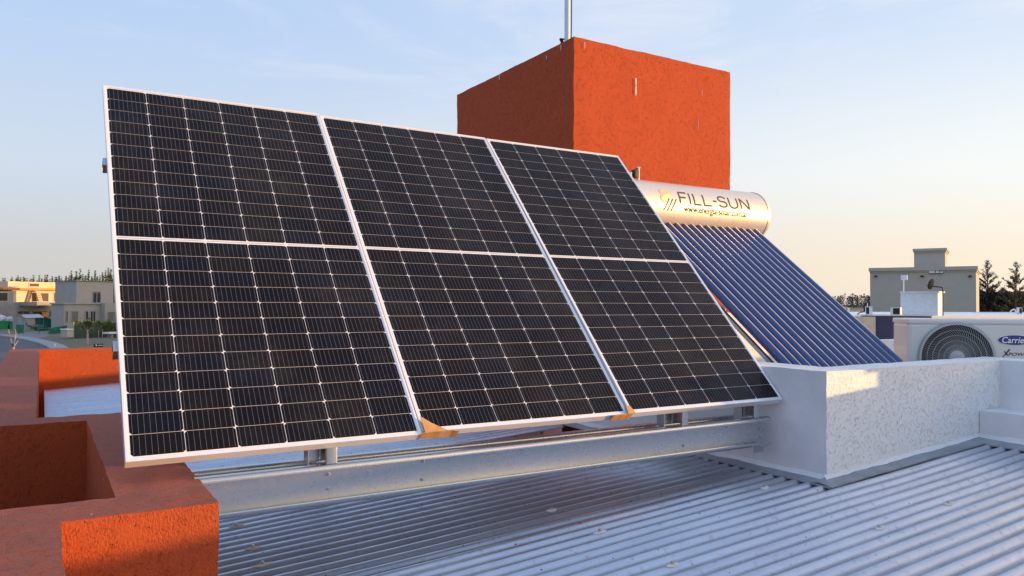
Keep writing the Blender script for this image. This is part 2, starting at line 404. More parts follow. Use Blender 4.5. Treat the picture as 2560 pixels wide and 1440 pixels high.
# ------------------------------------------------------------------ white parapet walls
def zroof(x): return -.405+.06*(x-3.1)
ww = thing('white_parapet_wall', 'white textured stucco parapet corner at the right of the panel rack', 'wall', (4, -.2, -.45))
m = MB(); plan_mass(m, [(3.15, 5.09, -.28, -.07), (3.15, 3.405, -.2, 2.3), (4.835, 5.09, -4.2, -.2)], .158, -.8, .03, .003, .65, mx=1)
obj('wall', m, [M['white'], M['whitesm']], ww, sharp=50)
m = MB(); plan_mass(m, [(4.59, 4.84, -4.2, -.281)], -.137, -.6, .04, .006, .3, freq=6)
obj('ledge', m, M['whitesm'], ww, sharp=50)
m = MB()
def fillet(a, b, n1, h, wd):
    """ragged mortar fillet at the foot of a wall"""
    a, b, n1 = Vector(a), Vector(b), Vector(n1); k = max(2, int((b-a).length/.02)); vs = []
    for i in range(k+1):
        p = a.lerp(b, i/k); q = noise.noise(p*14); q2 = noise.noise(p*31+Vector((5, 0, 0)))
        vs += [p-n1*.004+Vector((0, 0, h*(1+.25*q))), p+n1*wd*.5*(1+.5*q2)+Vector((0, 0, h*.35)), p+n1*wd*(1+.25*q+.3*q2), p-n1*.01-Vector((0, 0, .03))]
    m.add(vs, [(i*4+j, i*4+j+1, i*4+j+5, i*4+j+4) for i in range(k) for j in range(3)])
fillet((3.15, 2, zroof(3.1)+.016), (3.15, -.28, zroof(3.1)+.016), (-1, 0, 0), .03, .02)
fillet((3.13, -.28, zroof(3.13)+.016), (4.6, -.28, zroof(4.6)+.016), (0, -1, 0), .028, .02)
fillet((4.59, -.28, zroof(4.59)+.016), (4.59, -4.2, zroof(4.59)+.016), (-1, 0, 0), .03, .03)
obj('mortar_fillet', m, M['whitesm'], ww)

bw = thing('rear_parapet_wall', 'low plain white parapet wall behind the solar water heater', 'wall', (6, 2.4, -.5))
m = MB(); plan_mass(m, [(5.62, 10.5, 2.3, 2.45)], .105, -.8, .12, .004, .6)
plan_mass(m, [(3.42, 5.6, 2.22, 2.44)], .42, -.8, .12, .004, .9)
obj('wall', m, M['whitesm'], bw, sharp=50)
ew = thing('east_shadow_wall', 'white wall along the far roof edge, added to shade the far red wall', 'wall', (7.6, 6, -.5))  # added wall, height set so its shadow crosses the far red wall
m = MB(); plan_mass(m, [(7.5, 7.7, 2.6, 9.5)], .10, -.8, .2, .004, .6); obj('wall', m, M['whitesm'], ew, sharp=50)
gw = thing('unseen_shade_parapet', 'unseen white wall past the air conditioner, added to shade the rear parapet', 'wall', (10.6, -1, -.5))  # unseen wall added to keep the sun off the rear parapet
m = MB(); m.bbox(10.5, 10.7, -4.2, 1.7, -.8, .37, .012); obj('wall', m, M['whitesm'], gw)
vb = thing('unseen_shadow_box', 'small unseen white box beyond the right parapet, added to shade the white wall', 'occluder', (6.0, -1.1, -.5))  # unseen box added to shade the right part of the white wall
m = MB(); m.bbox(5.7, 6.5, -1.51, -.7, -.5, .30, .012); obj('wall', m, M['whitesm'], vb)
m = MB(); m.bbox(5.66, 6.54, -1.55, -.66, .302, .335, .008); obj('cap', m, M['whitesm'], vb)
tf = MB(); tf.box(3.41, 12, -.065, 2.21, -.62, -.40); tf.box(5.10, 12, -4.2, -.066, -.62, -.402); tf.box(3.41, 10, 2.74, 9.5, -.72, -.6)
tag(obj('terrace_floor', tf, M['membrane']), kind='structure')

# ------------------------------------------------------------------ corrugated roof
rf = thing('corrugated_roof', 'corrugated grey zinc sheet roof sloping under the panels and across the foreground', 'roof', (1.5, -1, -.6))
m = MB(); PITCH = .0768
def hroof(x, y): return zroof(x)+.0110*cos(2*pi*(y+.011)/PITCH)+.0035*noise.noise(Vector((x*1.3, y*2.1, 0)))+.0022*(math.floor((y+4.2)/.84) % 2)
def corr(x0, x1, y0, y1, nx):
    ny = int((y1-y0)/PITCH*10); vs = []
    for j in range(ny+1):
        y = y0+(y1-y0)*j/ny
        for i in range(nx+1):
            x = x0+(x1-x0)*i/nx
            vs.append((x, y, hroof(x, y)))
    m.add(vs, [(j*(nx+1)+i, j*(nx+1)+i+1, (j+1)*(nx+1)+i+1, (j+1)*(nx+1)+i) for j in range(ny) for i in range(nx)], 0, True)
corr(.205, 3.085, -.335, 1.66, 24); corr(-.19, 4.50, -4.2, -.335, 34); corr(-.215, 3.085, 1.86, 8.31, 16)
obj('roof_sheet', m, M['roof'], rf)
def strip(pts, wd_pts, th=.002, n=40):
    mb = MB(); a0, a1 = [Vector(p) for p in pts]; b0, b1 = [Vector(p) for p in wd_pts]; vs = []
    for i in range(n+1):
        p, q = a0.lerp(a1, i/n), b0.lerp(b1, i/n)
        e = Vector((0, 0, .0035*noise.noise(p*5)))
        for t in (0, .35, .7, 1): vs.append(p.lerp(q, t)+e+Vector((0, 0, .002*noise.noise(p*9+Vector((t*3, 0, 0))))))
        vs.append(q+e-Vector((0, 0, .008)))
    mb.add(vs, [(i*5+j, i*5+j+1, i*5+j+6, i*5+j+5) for i in range(n) for j in range(4)], 0, True)
    return obj('flashing', mb, M['membrane'], rf)
zf = .0125
strip(((3.165, 2.0, zroof(3.1)+.022), (3.165, -.36, zroof(3.1)+.022)), ((3.055, 2.0, zroof(3.06)+zf), (3.055, -.372, zroof(3.06)+zf)))
strip(((3.06, -.27, zroof(3.06)+.0245), (4.6, -.27, zroof(4.6)+.0245)), ((3.06, -.372, zroof(3.06)+.0145), (4.6, -.372, zroof(4.6)+.0145)))
strip(((4.61, -.3, zroof(4.6)+.024), (4.61, -4.2, zroof(4.6)+.024)), ((4.46, -.36, zroof(4.46)+zf), (4.46, -4.2, zroof(4.46)+zf)))
m = MB(); m.box(3.12, 3.14, -.34, 2.0, -.75, zroof(3.1)-.012); m.box(4.52, 4.55, -4.2, -.34, -.7, zroof(4.5)-.012); obj('dark_gap_strip', m, M['black'], rf)  # black strips standing in for the shade under the sheet ends
# screws with sealant smears
def onroof(px, py):
    d = ray(px, py); n = Vector((-.06, 0, 1)); p0 = Vector((3.1, 0, -.405)); return CAM+d*((p0-CAM).dot(n)/d.dot(n))
for (px, py) in [(593, 1323), (633, 1378), (652, 1414), (1251, 1226), (1368, 1277), (1470, 1208), (1502, 1337), (1680, 1418), (1903, 1223), (2210, 1330), (2352, 1262)]:
    p = onroof(px, py); k = round((p.y+.011)/PITCH); p.y = k*PITCH-.011
    s1 = MB(); ns = 22; vs = []
    for rr in (1.0, .55, .12):
        for a in range(ns):
            t = 2*pi*a/ns; e = 1+.35*noise.noise(Vector((cos(t)*1.4+px, sin(t)*1.4, 3)))
            x = .034*rr*e*cos(t); y = .016*rr*e*sin(t)
            vs.append((p.x+x, p.y+y, hroof(p.x+x, p.y+y)+.0014+.0035*(1-rr)))
    s1.add(vs, [(q*ns+a, q*ns+(a+1) % ns, (q+1)*ns+(a+1) % ns, (q+1)*ns+a) for q in range(2) for a in range(ns)]+[[2*ns+a for a in range(ns)]], 0, True)
    sc = obj('sealant_patch', s1, M['seal'], rf)
    s2 = MB(); z = hroof(p.x, p.y)+.004; s2.lathe([(0, .0001), (0, .009), (.002, .009), (.002, .0055), (.008, .0055), (.0085, .0001)], (p.x, p.y, z), (0, 0, 1), 6, smooth=False)
    obj('screw', s2, M['bolt'], sc)

# ------------------------------------------------------------------ solar panels
TILT = .8427; CW, PP, HH, GG = 1.0122, 1.0520, 1.0046, .0190
TV = Vector((0, cos(TILT), sin(TILT))); TN = Vector((0, -sin(TILT), cos(TILT)))
LT = 2*HH+GG; MX = .0166; MY0, MY1 = .0195, .0195
plabels = ['solar panel nearest the camera, left end of the row, overhanging the red parapet',
           'middle solar panel of the row, with a bent cardboard protector on its lower left corner',
           'solar panel at the right end of the row, its lower corner against the white parapet']
PANEL_FIT = [((.0052, -.0006, .0016), (.002, .0003, -.0036)), ((-.0021, .0037, -.0003), (-.0012, .0076, .0043)), ((-.0089, .0005, -.0050), (-.0020, -.0060, .0058))]
for pi_ in range(3):
    p = thing('solar_module', plabels[pi_], 'solar panel', (pi_*PP, 0, 0), 'solar panels on the tilted rack', rot=(TILT, 0, 0))
    dr, dt = PANEL_FIT[pi_]; RM = Matrix.Rotation(Vector(dr).length, 4, Vector(dr)) @ Matrix.Rotation(TILT, 4, 'X')
    p.rotation_euler = RM.to_euler(); p.location = Vector((pi_*PP, 0, 0))+Vector(dt)
    X0, X1, Y0, Y1 = -MX, CW+MX, -MY0, LT+MY1
    fr = MB(); prof = [(0, -.033), (0, .0022), (.0008, .003), (.0085, .003), (.0092, .0016), (.0125, .0016), (.0125, -.004), (.002, -.004), (.002, -.031), (.026, -.031), (.026, -.033)]
    vs = []
    for d, z in prof: vs += [(X0+d, Y0+d, z), (X1-d, Y0+d, z), (X1-d, Y1-d, z), (X0+d, Y1-d, z)]
    n = len(prof)
    fr.add(vs, [(k*4+c, k*4+(c+1) % 4, ((k+1) % n)*4+(c+1) % 4, ((k+1) % n)*4+c) for k in range(n) for c in range(4)])
    obj('frame', fr, M['alu'], p)
    b = MB(); b.box(X0+.004, X1-.004, Y0+.004, Y1-.004, -.0045, -.0001); obj('backsheet', b, M['back'], p)
    c = MB(); cp = (CW+.0025)/6; rp = (HH+.0018)/12
    cr = random.Random(40+pi_)
    for half in (0, 1):
        for col in range(6):
            for row in range(12):
                x0 = col*cp; x1 = x0+cp-.0020; y0 = half*(HH+GG)+row*rp; y1 = y0+rp-.0013; k = .0085
                lowch = (col % 2 == 0) ^ (half == 1)
                if lowch: pts = [(x0+k, y0), (x1-k, y0), (x1, y0+k), (x1, y1), (x0, y1), (x0, y0+k)]
                else: pts = [(x0, y0), (x1, y0), (x1, y1-k), (x1-k, y1), (x0+k, y1), (x0, y1-k)]
                c.add([(a, d, .0003) for a, d in pts], [list(range(6))], cr.choice([0, 0, 1, 1, 2, 3]))
                for q in range(9):
                    xb = x0+(x1-x0)*(q+.5)/9
                    c.add([(xb-.00055, y0+.003, .0006), (xb+.00055, y0+.003, .0006), (xb+.00055, y1-.003, .0006), (xb-.00055, y1-.003, .0006)], [(0, 1, 2, 3)], 4)
    for (yy, off) in ((HH+GG/2, 0), (-.0075, 1), (LT+.0075, 1)):
        for q in range(3 if not off else 4):
            a = q*2*cp+.006 if not off else max(.006, (q*2-1)*cp+.006); e = (q+1)*2*cp-.010 if not off else min(CW-.006, (q*2+1)*cp-.010)
            if e > a: c.add([(a, yy-.0016, .0003), (e, yy-.0016, .0003), (e, yy+.0016, .0003), (a, yy+.0016, .0003)], [(0, 1, 2, 3)], 5)
    obj('cell_grid', c, cells+[M['finger'], M['bus']], p)
    jb = MB(); jb.bbox(.46, .56, HH-.02, HH+.05, -.03, -.005, .004); obj('junction_box', jb, M['black'], p)

def slope(x, v, wn): return Vector((x, 0, 0))+TV*v+TN*wn
# cardboard corner protectors
def card(label, tri, band, lip):
    t = thing('corner_protector', label, 'cardboard', slope(tri[0][0], tri[0][1], 0), 'cardboard corner protectors')
    a = MB(); n = len(tri); vs = [slope(x, v, .0105) for x, v in tri]+[slope(x, v, .0128) for x, v in tri]
    a.add(vs, [list(range(n))[::-1], list(range(n, 2*n))]+[(i, (i+1) % n, n+(i+1) % n, n+i) for i in range(n)]); obj('flap', a, M['card'], t)
    b = MB(); x0, x1 = band; k = 12; vs = []
    for i in range(k+1):
        x = x0+(x1-x0)*i/k; e = .0005*sin(i*1.3)+lip*max(0, (i-k+2)/2)
        for dv, wn in ((0, .0128), (0, -.030), (-.002, -.031), (-.002, .0128)):
            vs.append(slope(x, -.0215+dv-e-.003*(wn < 0)*(i/k), wn))
    b.add(vs, [(i*4+j, i*4+(j+1) % 4, (i+1)*4+(j+1) % 4, (i+1)*4+j) for i in range(k) for j in range(4)]+[(0, 1, 2, 3), tuple(k*4+j for j in (3, 2, 1, 0))]); obj('edge_band', b, M['card'], t)
xl = PP-MX
card('bent tan cardboard protector with a pointed flap, between the first two panels', [(xl+.004, -.022), (xl+.105, -.022), (xl+.045, .018), (xl+.004, .055)], (xl-.012, xl+.150), .006)
xl = 2*PP-MX
card('small tan cardboard protector wedged under the joint of the second and third panel', [(xl-.020, -.022), (xl+.024, -.022), (xl+.012, .022), (xl-.010, .022)], (xl-.105, xl+.008), .0)

# ------------------------------------------------------------------ mounting rack
def cprof(h, b, lip, t, r=.005):
    """closed C-section, web along y at x=b (opening towards -x), origin at mid height of the lip line"""
    path = [(0, h/2-lip), (0, h/2), (b, h/2), (b, -h/2), (0, -h/2), (0, -h/2+lip)]
    def rounded(off):
        out = []
        for i, p in enumerate(path):
            p = Vector((p[0], p[1]))
            if 0 < i < len(path)-1:
                d0 = (Vector(path[i-1])-Vector(path[i])).normalized(); d1 = (Vector(path[i+1])-Vector(path[i])).normalized()
                rr = r if off == 0 else r-t
                c = p+(d0+d1)*r
                for k in range(4):
                    a = k/3
                    v = (-(d1)*(1-a)-(d0)*a).normalized() if False else (-(d1*cos(a*pi/2))-(d0*sin(a*pi/2)))
                    out.append(c+v*rr)
            else:
                d = Vector(path[1])-Vector(path[0]) if i == 0 else Vector(path[-1])-Vector(path[-2])
                out.append(p+Vector((off, 0)))
        return out
    return [tuple(v) for v in rounded(0)]+[tuple(v) for v in rounded(t)[::-1]]
rk = thing('mounting_rack', 'galvanised steel C-channel rack carrying the three solar panels', 'rack', (1.6, .3, -.4))
pr = cprof(.150, .052, .019, .002, .012)
bolts = [(.676, -.145), (.674, -.197), (1.066, -.137), (1.060, -.207), (2.479, -.128), (2.485, -.204), (3.038, -.128), (3.041, -.168), (3.047, -.208)]
for yy, zz in ((0.0, -.175), (.155, -.181)):
    m = MB(); m.prism(pr, (.2, yy, zz), (3.07, yy, zz), (0, 1, 0), (0, 0, 1)); bo = obj('beam', m, M['galv'], rk)
    if yy == 0:
        for x, z in bolts:
            k = MB(); k.lathe([(0, .001), (0, .009), (.0015, .009), (.0015, .006), (.007, .006), (.008, .0045), (.008, .0003)], (x, .0498, z), (0, -1, 0), 6, smooth=False)
            obj('bolt', k, M['bolt'], bo)
rp_ = cprof(.05, .05, .012, .002, .004)
for v in (1.53, .485):
    m = MB(); m.prism(rp_, slope(-.030, v, -.084), slope(3.145, v, -.084), TN, TV); obj('rail', m, M['galv'], rk)
pc = cprof(.08, .043, .012, .002, .004)
for xl_, xr in ((.591, .697), (2.336, 2.482), (2.874, 2.996)):
    m = MB(); m.prism(pc, (xr-.043, .052, -.0985), (xr-.043, .052, .0), (1, 0, 0), (0, 1, 0)); obj('post', m, M['galv'], rk)
    m = MB(); m.box(xl_, xr-.05, .078, .081, -.0985, .02); m.box(xl_, xl_+.003, .03, .0775, -.0985, .0); obj('cleat', m, M['galv'], rk)
    m = MB(); m.prism(pc, slope(xr-.043, .12, -.135), slope(xr-.043, 1.95, -.135), (1, 0, 0), TN); obj('rafter', m, M['galv'], rk)
m = MB(); m.box(3.03, 3.10, .079, .083, -.30, -.255); obj('wall_bracket', m, M['galv'], rk)
m = MB(); top = slope(1.0, 1.75, -.19); m.prism(pc, (1.02, top.y, zroof(1.02)), (1.02, top.y, top.z), (1, 0, 0), (0, 1, 0)); obj('leg', m, M['galv'], rk)

m = MB(); m.tube([(1.9+.03*i, .30+.03*sin(i*.9), -.02-.045*sin(i*pi/14)) for i in range(15)], .005, 6); obj('cable', m, M['black'], rk)
m = MB(); m.tube([(2.05+.03*i, .20+.02*sin(i*.7), -.005-.05*sin(i*pi/9)) for i in range(10)], .005, 6); obj('cable', m, M['black'], rk)
# ------------------------------------------------------------------ antenna mast on the tower
mp_ = on(1418, 106, 2, TZ); mp_ = Vector((TX0+.05, mp_.y+.08, TZ))
ms = thing('antenna_mast', 'tall galvanised pipe mast standing on the red tower', 'mast', mp_)
b0 = on(1418, 105, 0, TX0+.04); b0.z = TZ
m = MB(); m.tube([(b0.x, b0.y, TZ-.25), (b0.x, b0.y, TZ+3.2)], .0245, 20); obj('pole', m, M['galv'], ms)
m = MB(); cx = b0+RT*.034; m.tube([(cx.x+.004*sin(z*5), cx.y, TZ-.02+z) for z in [i*.1 for i in range(33)]], .005, 6); obj('cable', m, M['black'], ms)
m = MB(); cc = on(1405, 106, 0, TX0+.03)
for k in range(4):
    m.tube([cc+Vector((.01*k, 0, 0))+Vector((.02*sin(t*3), .045*cos(t)*(1+.08*k), .04*sin(t)-.012)) for t in [2*pi*i/20 for i in range(21)]], .006, 6, caps=False)
tag(obj('cable_coil', m, M['black']), 'small coil of black cable on the tower edge beside the mast', 'cable')

# ------------------------------------------------------------------ solar water heater
HYT = 1.5
HY, HZ, HR = 1.622, 1.218, .2047
TXA, TXB = 3.33, 4.736
wh = thing('solar_water_heater', 'evacuated tube solar water heater with a steel tank and a row of blue glass tubes', 'water heater', (4.5, 1.2, -.4))
m = MB(); m.lathe([(0, HR), (TXB-TXA, HR)], (TXA, HY, HZ), (1, 0, 0), 96); tk = obj('tank', m, M['tank'], wh)
m = MB()
cap = [(0, HR+.003), (.018, HR+.003), (.022, HR), (.03, HR*.985), (.05, HR*.93), (.066, HR*.80), (.076, HR*.6), (.081, HR*.3), (.082, .001)]
m.lathe(cap, (TXB, HY, HZ), (1, 0, 0), 64); obj('end_cap', m, M['tank'], tk)
m = MB(); m.lathe(cap, (TXA, HY, HZ), (-1, 0, 0), 64); obj('end_cap', m, M['tank'], tk)
# lettering: strokes laid on the barrel. x along the tank, s = arc length up from the front horizontal line
def barrel(x, s, off=.0015):
    a = s/HR; return Vector((x, HY-(HR+off)*cos(a), HZ+(HR+off)*sin(a)))
def stroke(mb, pts, wd):
    P = []
    for a, b in zip(pts[:-1], pts[1:]):
        k = max(1, int(math.dist(a, b)/.008)); P += [(a[0]+(b[0]-a[0])*i/k, a[1]+(b[1]-a[1])*i/k) for i in range(k)]
    P.append(pts[-1]); vs = []
    for i, q in enumerate(P):
        a, b = P[max(0, i-1)], P[min(len(P)-1, i+1)]; d = Vector((b[0]-a[0], b[1]-a[1])).normalized(); nn = (-d.y*wd/2, d.x*wd/2)
        vs += [barrel(q[0]+nn[0], q[1]+nn[1]), barrel(q[0]-nn[0], q[1]-nn[1])]
    mb.add(vs, [(2*i, 2*i+1, 2*i+3, 2*i+2) for i in range(len(P)-1)])
def onbarrel(px, py):
    d = ray(px, py); a = d.y**2+d.z**2; e = CAM-Vector((0, HY, HZ)); b = 2*(d.y*e.y+d.z*e.z); c_ = e.y**2+e.z**2-HR**2
    t = (-b-math.sqrt(max(0, b*b-4*a*c_)))/(2*a); p = CAM+d*t
    return p.x, HR*math.atan2(p.z-HZ, HY-p.y)
def arc(cx, cy, rx, ry, a0, a1, n=14): return [(cx+rx*cos(R(a0+(a1-a0)*i/n)), cy+ry*sin(R(a0+(a1-a0)*i/n))) for i in range(n+1)]
fx0, fs1 = onbarrel(1694, 481); fx1, fs1b = onbarrel(1868, 498); _, fs0 = onbarrel(1704, 508)
LH = fs1-fs0; UW = (fx1-fx0)/6.05; sw = .0135
m = MB()
def L(i, pts):
    stroke(m, [(fx0+(i+a)*UW, fs0+b*LH) for a, b in pts], sw)
L(0, [(0, 0), (0, 1), (.62, 1)]); L(0, [(0, .52), (.5, .52)])
L(.83, [(0, 0), (0, 1)])
L(1.18, [(0, 1), (0, 0), (.55, 0)]); L(1.98, [(0, 1), (0, 0), (.62, 0)])
L(2.78, [(0, .47), (.30, .47)])
L(3.22, [(.70, .82)]+arc(.38, .76, .32, .24, 25, 180)[1:]+arc(.38, .74, .32, .24, 190, 265, 6)+arc(.40, .26, .34, .25, 80, -10, 8)+arc(.40, .26, .34, .25, -20, -165, 12))
L(4.20, [(0, 1), (0, .32)]+arc(.36, .32, .36, .32, 180, 360)+[(.72, 1)])
L(5.22, [(0, 0), (0, 1), (.72, 0), (.72, 1)])
obj('lettering', m, M['ink'], tk)
m = MB()
for k in range(3):
    a = onbarrel(1672.5+9*k, 496.5+.7*k); b = onbarrel(1659+9*k, 525.5+.9*k); stroke(m, [a, b], .009)
obj('logo_bars', m, M['ink'], tk)
m = MB(); q = [(1647, 476), (1655, 472), (1670, 475), (1679, 483), (1681, 492), (1669, 495), (1665, 504), (1660, 507), (1652, 496)]
vs = [barrel(*onbarrel(*p), .0035) for p in q]; ctr = barrel(*onbarrel(1662, 487), .006)
m.add(vs+[ctr], [(i, (i+1) % len(q), len(q)) for i in range(len(q))]); obj('logo_sun', m, M['sunlogo'], tk)
def textmesh(body, bold=0.0, shear=0.0):
    cu = bpy.data.curves.new('t', 'FONT'); cu.body = body; cu.size = 1; cu.offset = bold; cu.shear = shear; cu.resolution_u = 3
    o = bpy.data.objects.new('t', cu); C.objects.link(o); bpy.context.view_layer.update()
    me = bpy.data.meshes.new_from_object(o.evaluated_get(bpy.context.evaluated_depsgraph_get()))
    vs = [v.co.copy() for v in me.vertices]; fs = [list(p.vertices) for p in me.polygons]
    bpy.data.objects.remove(o); bpy.data.curves.remove(cu); bpy.data.meshes.remove(me)
    x0 = min(v.x for v in vs); x1 = max(v.x for v in vs)
    return [((v.x-x0)/(x1-x0), v.y) for v in vs], fs
vs, fs = textmesh('www.energia-solar.com.ar', .012)
ux0, us0 = onbarrel(1709, 529); ux1, _ = onbarrel(1870, 539); _, us1 = onbarrel(1709, 518)
m = MB(); m.add([barrel(ux0+(ux1-ux0)*a, us0+b*.070, .002) for a, b in vs], fs); obj('lettering', m, M['ink'], tk)
# tubes
TX11 = on(1878, 573, 1, HYT); _tb = on(2246, 905, 0, TX11.x); TD = (_tb-TX11).normalized()
TXL = on(1681, 557, 1, HYT).x; TPX = (TX11.x-TXL)/11; TZ0 = TX11.z
for i in range(-3, 12):
    x = TXL+TPX*i; a = Vector((x, HYT, TZ0)); k = .0285; p0 = a-TD*.02; p1 = a+TD*1.74
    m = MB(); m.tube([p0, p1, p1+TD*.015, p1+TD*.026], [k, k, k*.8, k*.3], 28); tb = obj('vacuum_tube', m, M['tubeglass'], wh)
    m = MB(); m.lathe([(-.02, k+.001), (-.02, k+.007), (.012, k+.007), (.018, k+.003), (.018, k+.0005)], a+TD*-.015, TD, 20); obj('seal_ring', m, M['rubber'], tb)
for x in (TXL-.2, TX11.x-.02):
    m = MB(); off = Vector((0, .055, -.067)); a = Vector((x, HYT, TZ0))+off
    m.prism([(-.012, -.012), (.012, -.012), (.012, .012), (-.012, .012)], a, a+TD*1.72, (1, 0, 0), TD.cross(Vector((1, 0, 0))))
    m.tube([(x, HY+.10, HZ-.15), (x, HY+.22, -.4)], .014, 8); obj('stand_leg', m, M['galv'], wh)
m = MB(); a = Vector((0, HYT, TZ0))+TD*1.74; m.bbox(TXL-.33, TX11.x+.05, a.y-.05, a.y+.05, a.z-.05, a.z+.03, .01); obj('tube_holder', m, M['tin'], wh)
m = MB(); fxp = on(1596, 440, 1, HY-.02)
m.tube([(fxp.x, HY-.02, HZ+HR-.01), (fxp.x, HY-.02, HZ+HR+.09)], .009, 10, 0); m.bbox(fxp.x-.055, fxp.x-.012, HY-.045, HY+.005, HZ+HR+.012, HZ+HR+.07, .006, 1); m.tube([(fxp.x-.03, HY-.02, HZ+HR+.07), (fxp.x-.008, HY-.02, HZ+HR+.083)], .008, 8, 1)
m.tube([(fxp.x-.075, HY-.02, HZ+HR-.01), (fxp.x-.075, HY-.02, HZ+HR+.05)], .012, 10, 2); m.tube([(fxp.x-.012, HY-.02, HZ+HR+.092), (fxp.x+.02, HY-.02, HZ+HR+.092)], .005, 8, 2)
obj('relief_valve', m, [M['wpaint'], M['black'], M['bolt']], wh)

# ------------------------------------------------------------------ air conditioner behind the white wall
AC0 = Vector((5.034, .094, .143)); az = R(-43); AX = Vector((cos(az), sin(az), 0)); AN = Vector((AX.y, -AX.x, 0))
if AN.dot(CAM-AC0) < 0: AN = -AN
AM = Matrix(((AX.x, -AN.x, 0, AC0.x), (AX.y, -AN.y, 0, AC0.y), (0, 0, 1, AC0.z), (0, 0, 0, 1)))   # local: x along front, y into the unit, z up
ac = thing('air_conditioner', 'large ivory outdoor air conditioner with a round fan grille, behind the white parapet', 'air conditioner', (AC0.x, AC0.y, -.4))
m = MB(); m.bbox(-.302, .66, .004, .36, -.50, .232, .022, 0, AM); obj('casing', m, M['acw'], ac)
m = MB(); m.bbox(-.306, .664, -.002, .364, .226, .262, .012, 0, AM); obj('lid', m, M['acw'], ac)
m = MB(); m.box(-.26, .62, .05, .31, -.543, -.50, 0, AM); obj('foot', m, M['galv'], ac)
FR = .222
m = MB(); ns = 64; m.add([AM @ Vector((FR*cos(2*pi*k/ns), -.001, FR*sin(2*pi*k/ns))) for k in range(ns)], [list(range(ns))]); fd = obj('fan_opening', m, M['black'], ac)
m = MB()
for (ra, rb, d) in ((.222, .236, .016), (.185, .1872, .012), (.149, .1512, .012), (.113, .1152, .012), (.079, .0812, .012)):
    m.lathe([(0, ra), (d, ra), (d, rb), (0, rb)], AC0+AN*.0015, AN, 72)
nv = 76
for k in range(nv):
    vs = []; n = 9
    for i in range(n+1):
        r = .046+(.223-.046)*i/n; a = 2*pi*k/nv+.62*((r-.046)/.177)**1.4; hw = .0010
        t = Vector((-sin(a), 0, cos(a)))*hw; p = Vector((r*cos(a), -.004, r*sin(a)))
        vs += [AM @ (p-t), AM @ (p+t), AM @ (p+t+Vector((0, -.007, 0))), AM @ (p-t+Vector((0, -.007, 0)))]
    m.add(vs, [(i*4+j, i*4+(j+1) % 4, (i+1)*4+(j+1) % 4, (i+1)*4+j) for i in range(n) for j in range(4)])
obj('fan_grille', m, M['acg'], ac)
m = MB(); m.lathe([(0, .048), (.014, .048), (.018, .043), (.019, .001)], AC0+AN*.0018, AN, 40); obj('fan_hub', m, M['acg'], ac)
m = MB(); m.lathe([(0, .242), (.004, .2415), (.004, .2365), (0, .2365)], AC0+AN*.0006, AN, 72); obj('fan_rim', m, M['acg'], ac)
def onac(px, py):
    d = ray(px, py); t = (AC0-CAM).dot(AN)/d.dot(AN); q = AM.inverted() @ (CAM+d*t); return q.x, q.z
bx0, bz = onac(2494, 850); bxr, _ = onac(2560, 850); _, bzt = onac(2535, 837); _, bzb = onac(2535, 864)
brx = .105; brz = (bzt-bzb)/2; bx = bx0+brx; bz = (bzt+bzb)/2
def ell(rx, rz, y, th, mt, nm, par):
    mm = MB(); n = 56; v1 = [AM @ Vector((bx+rx*cos(2*pi*k/n), y-th, bz+rz*sin(2*pi*k/n))) for k in range(n)]; v0 = [AM @ Vector((bx+rx*cos(2*pi*k/n), y, bz+rz*sin(2*pi*k/n))) for k in range(n)]
    mm.add(v1+v0, [list(range(n))]+[(k, (k+1) % n, n+(k+1) % n, n+k) for k in range(n)]); return obj(nm, mm, mt, par)
bd = ell(brx, brz, .0035, .002, M['silver'], 'badge', ac); ell(brx*.965, brz*.90, .0012, .0012, M['blue'], 'badge_field', bd)
vs, fs = textmesh('Carrier', .012, .22)
m = MB(); m.add([AM @ Vector((bx-brx*.74+a*brx*1.48, -.0008, bz-.019+b*.058)) for a, b in vs], fs); obj('lettering', m, M['wpaint'], bd)
vs, fs = textmesh('POWER', .02, .3)
px0, pz0 = onac(2521, 889.5); _, pz1 = onac(2530, 881.5)
m = MB(); m.add([AM @ Vector((px0+a*.135, .0027, pz0+b*(pz1-pz0)/.70)) for a, b in vs], fs)
for (a, b, wd) in (((2507, 893), (2525, 873.5), .010), ((2511, 877.5), (2520, 889), .010)):
    A, B = Vector(onac(*a)), Vector(onac(*b)); d = (B-A).normalized(); q = Vector((-d.y, d.x))*wd/2
    m.add([AM @ Vector((v.x, .0027, v.y)) for v in (A-q*.7, B-q, B+q*1.2, A+q*.5)], [(0, 1, 2, 3)])
obj('lettering', m, M['ink'], ac)

exec_bg = True
# ------------------------------------------------------------------ background: helpers
class Facade:
    """vertical plane through pixel column px at depth D, running along azimuth a (degrees)"""
    def __init__(s, px, D, a):
        s.o = at(px, 757, D); s.o.z = GZ; s.e = Vector((cos(R(a)), sin(R(a)), 0)); s.n = Vector((s.e.y, -s.e.x, 0))
        if s.n.dot(CAM-s.o) < 0: s.n = -s.n
    def p(s, px, py, out=0.0):
        d = ray(px, py); t = (s.o+s.n*out-CAM).dot(s.n)/d.dot(s.n); return CAM+d*t
    def sz(s, px, py, out=0.0):
        q = s.p(px, py, out)-s.o; return q.dot(s.e), q.z
    def M(s):
        return Matrix(((s.e.x, -s.n.x, 0, s.o.x), (s.e.y, -s.n.y, 0, s.o.y), (0, 0, 1, GZ), (0, 0, 0, 1)))
    def block(s, mb, x0, y0, x1, y1, out, depth, mi=0, ground=False):
        """front face covers the pixel rectangle at `out` metres in front of the plane; goes back `depth`"""
        a, zt = s.sz(x0, y0, out); b, zb = s.sz(x1, y1, out)
        if ground: zb = -.3
        mb.box(min(a, b), max(a, b), -out, -out+depth, min(zt, zb), max(zt, zb), mi, s.M())
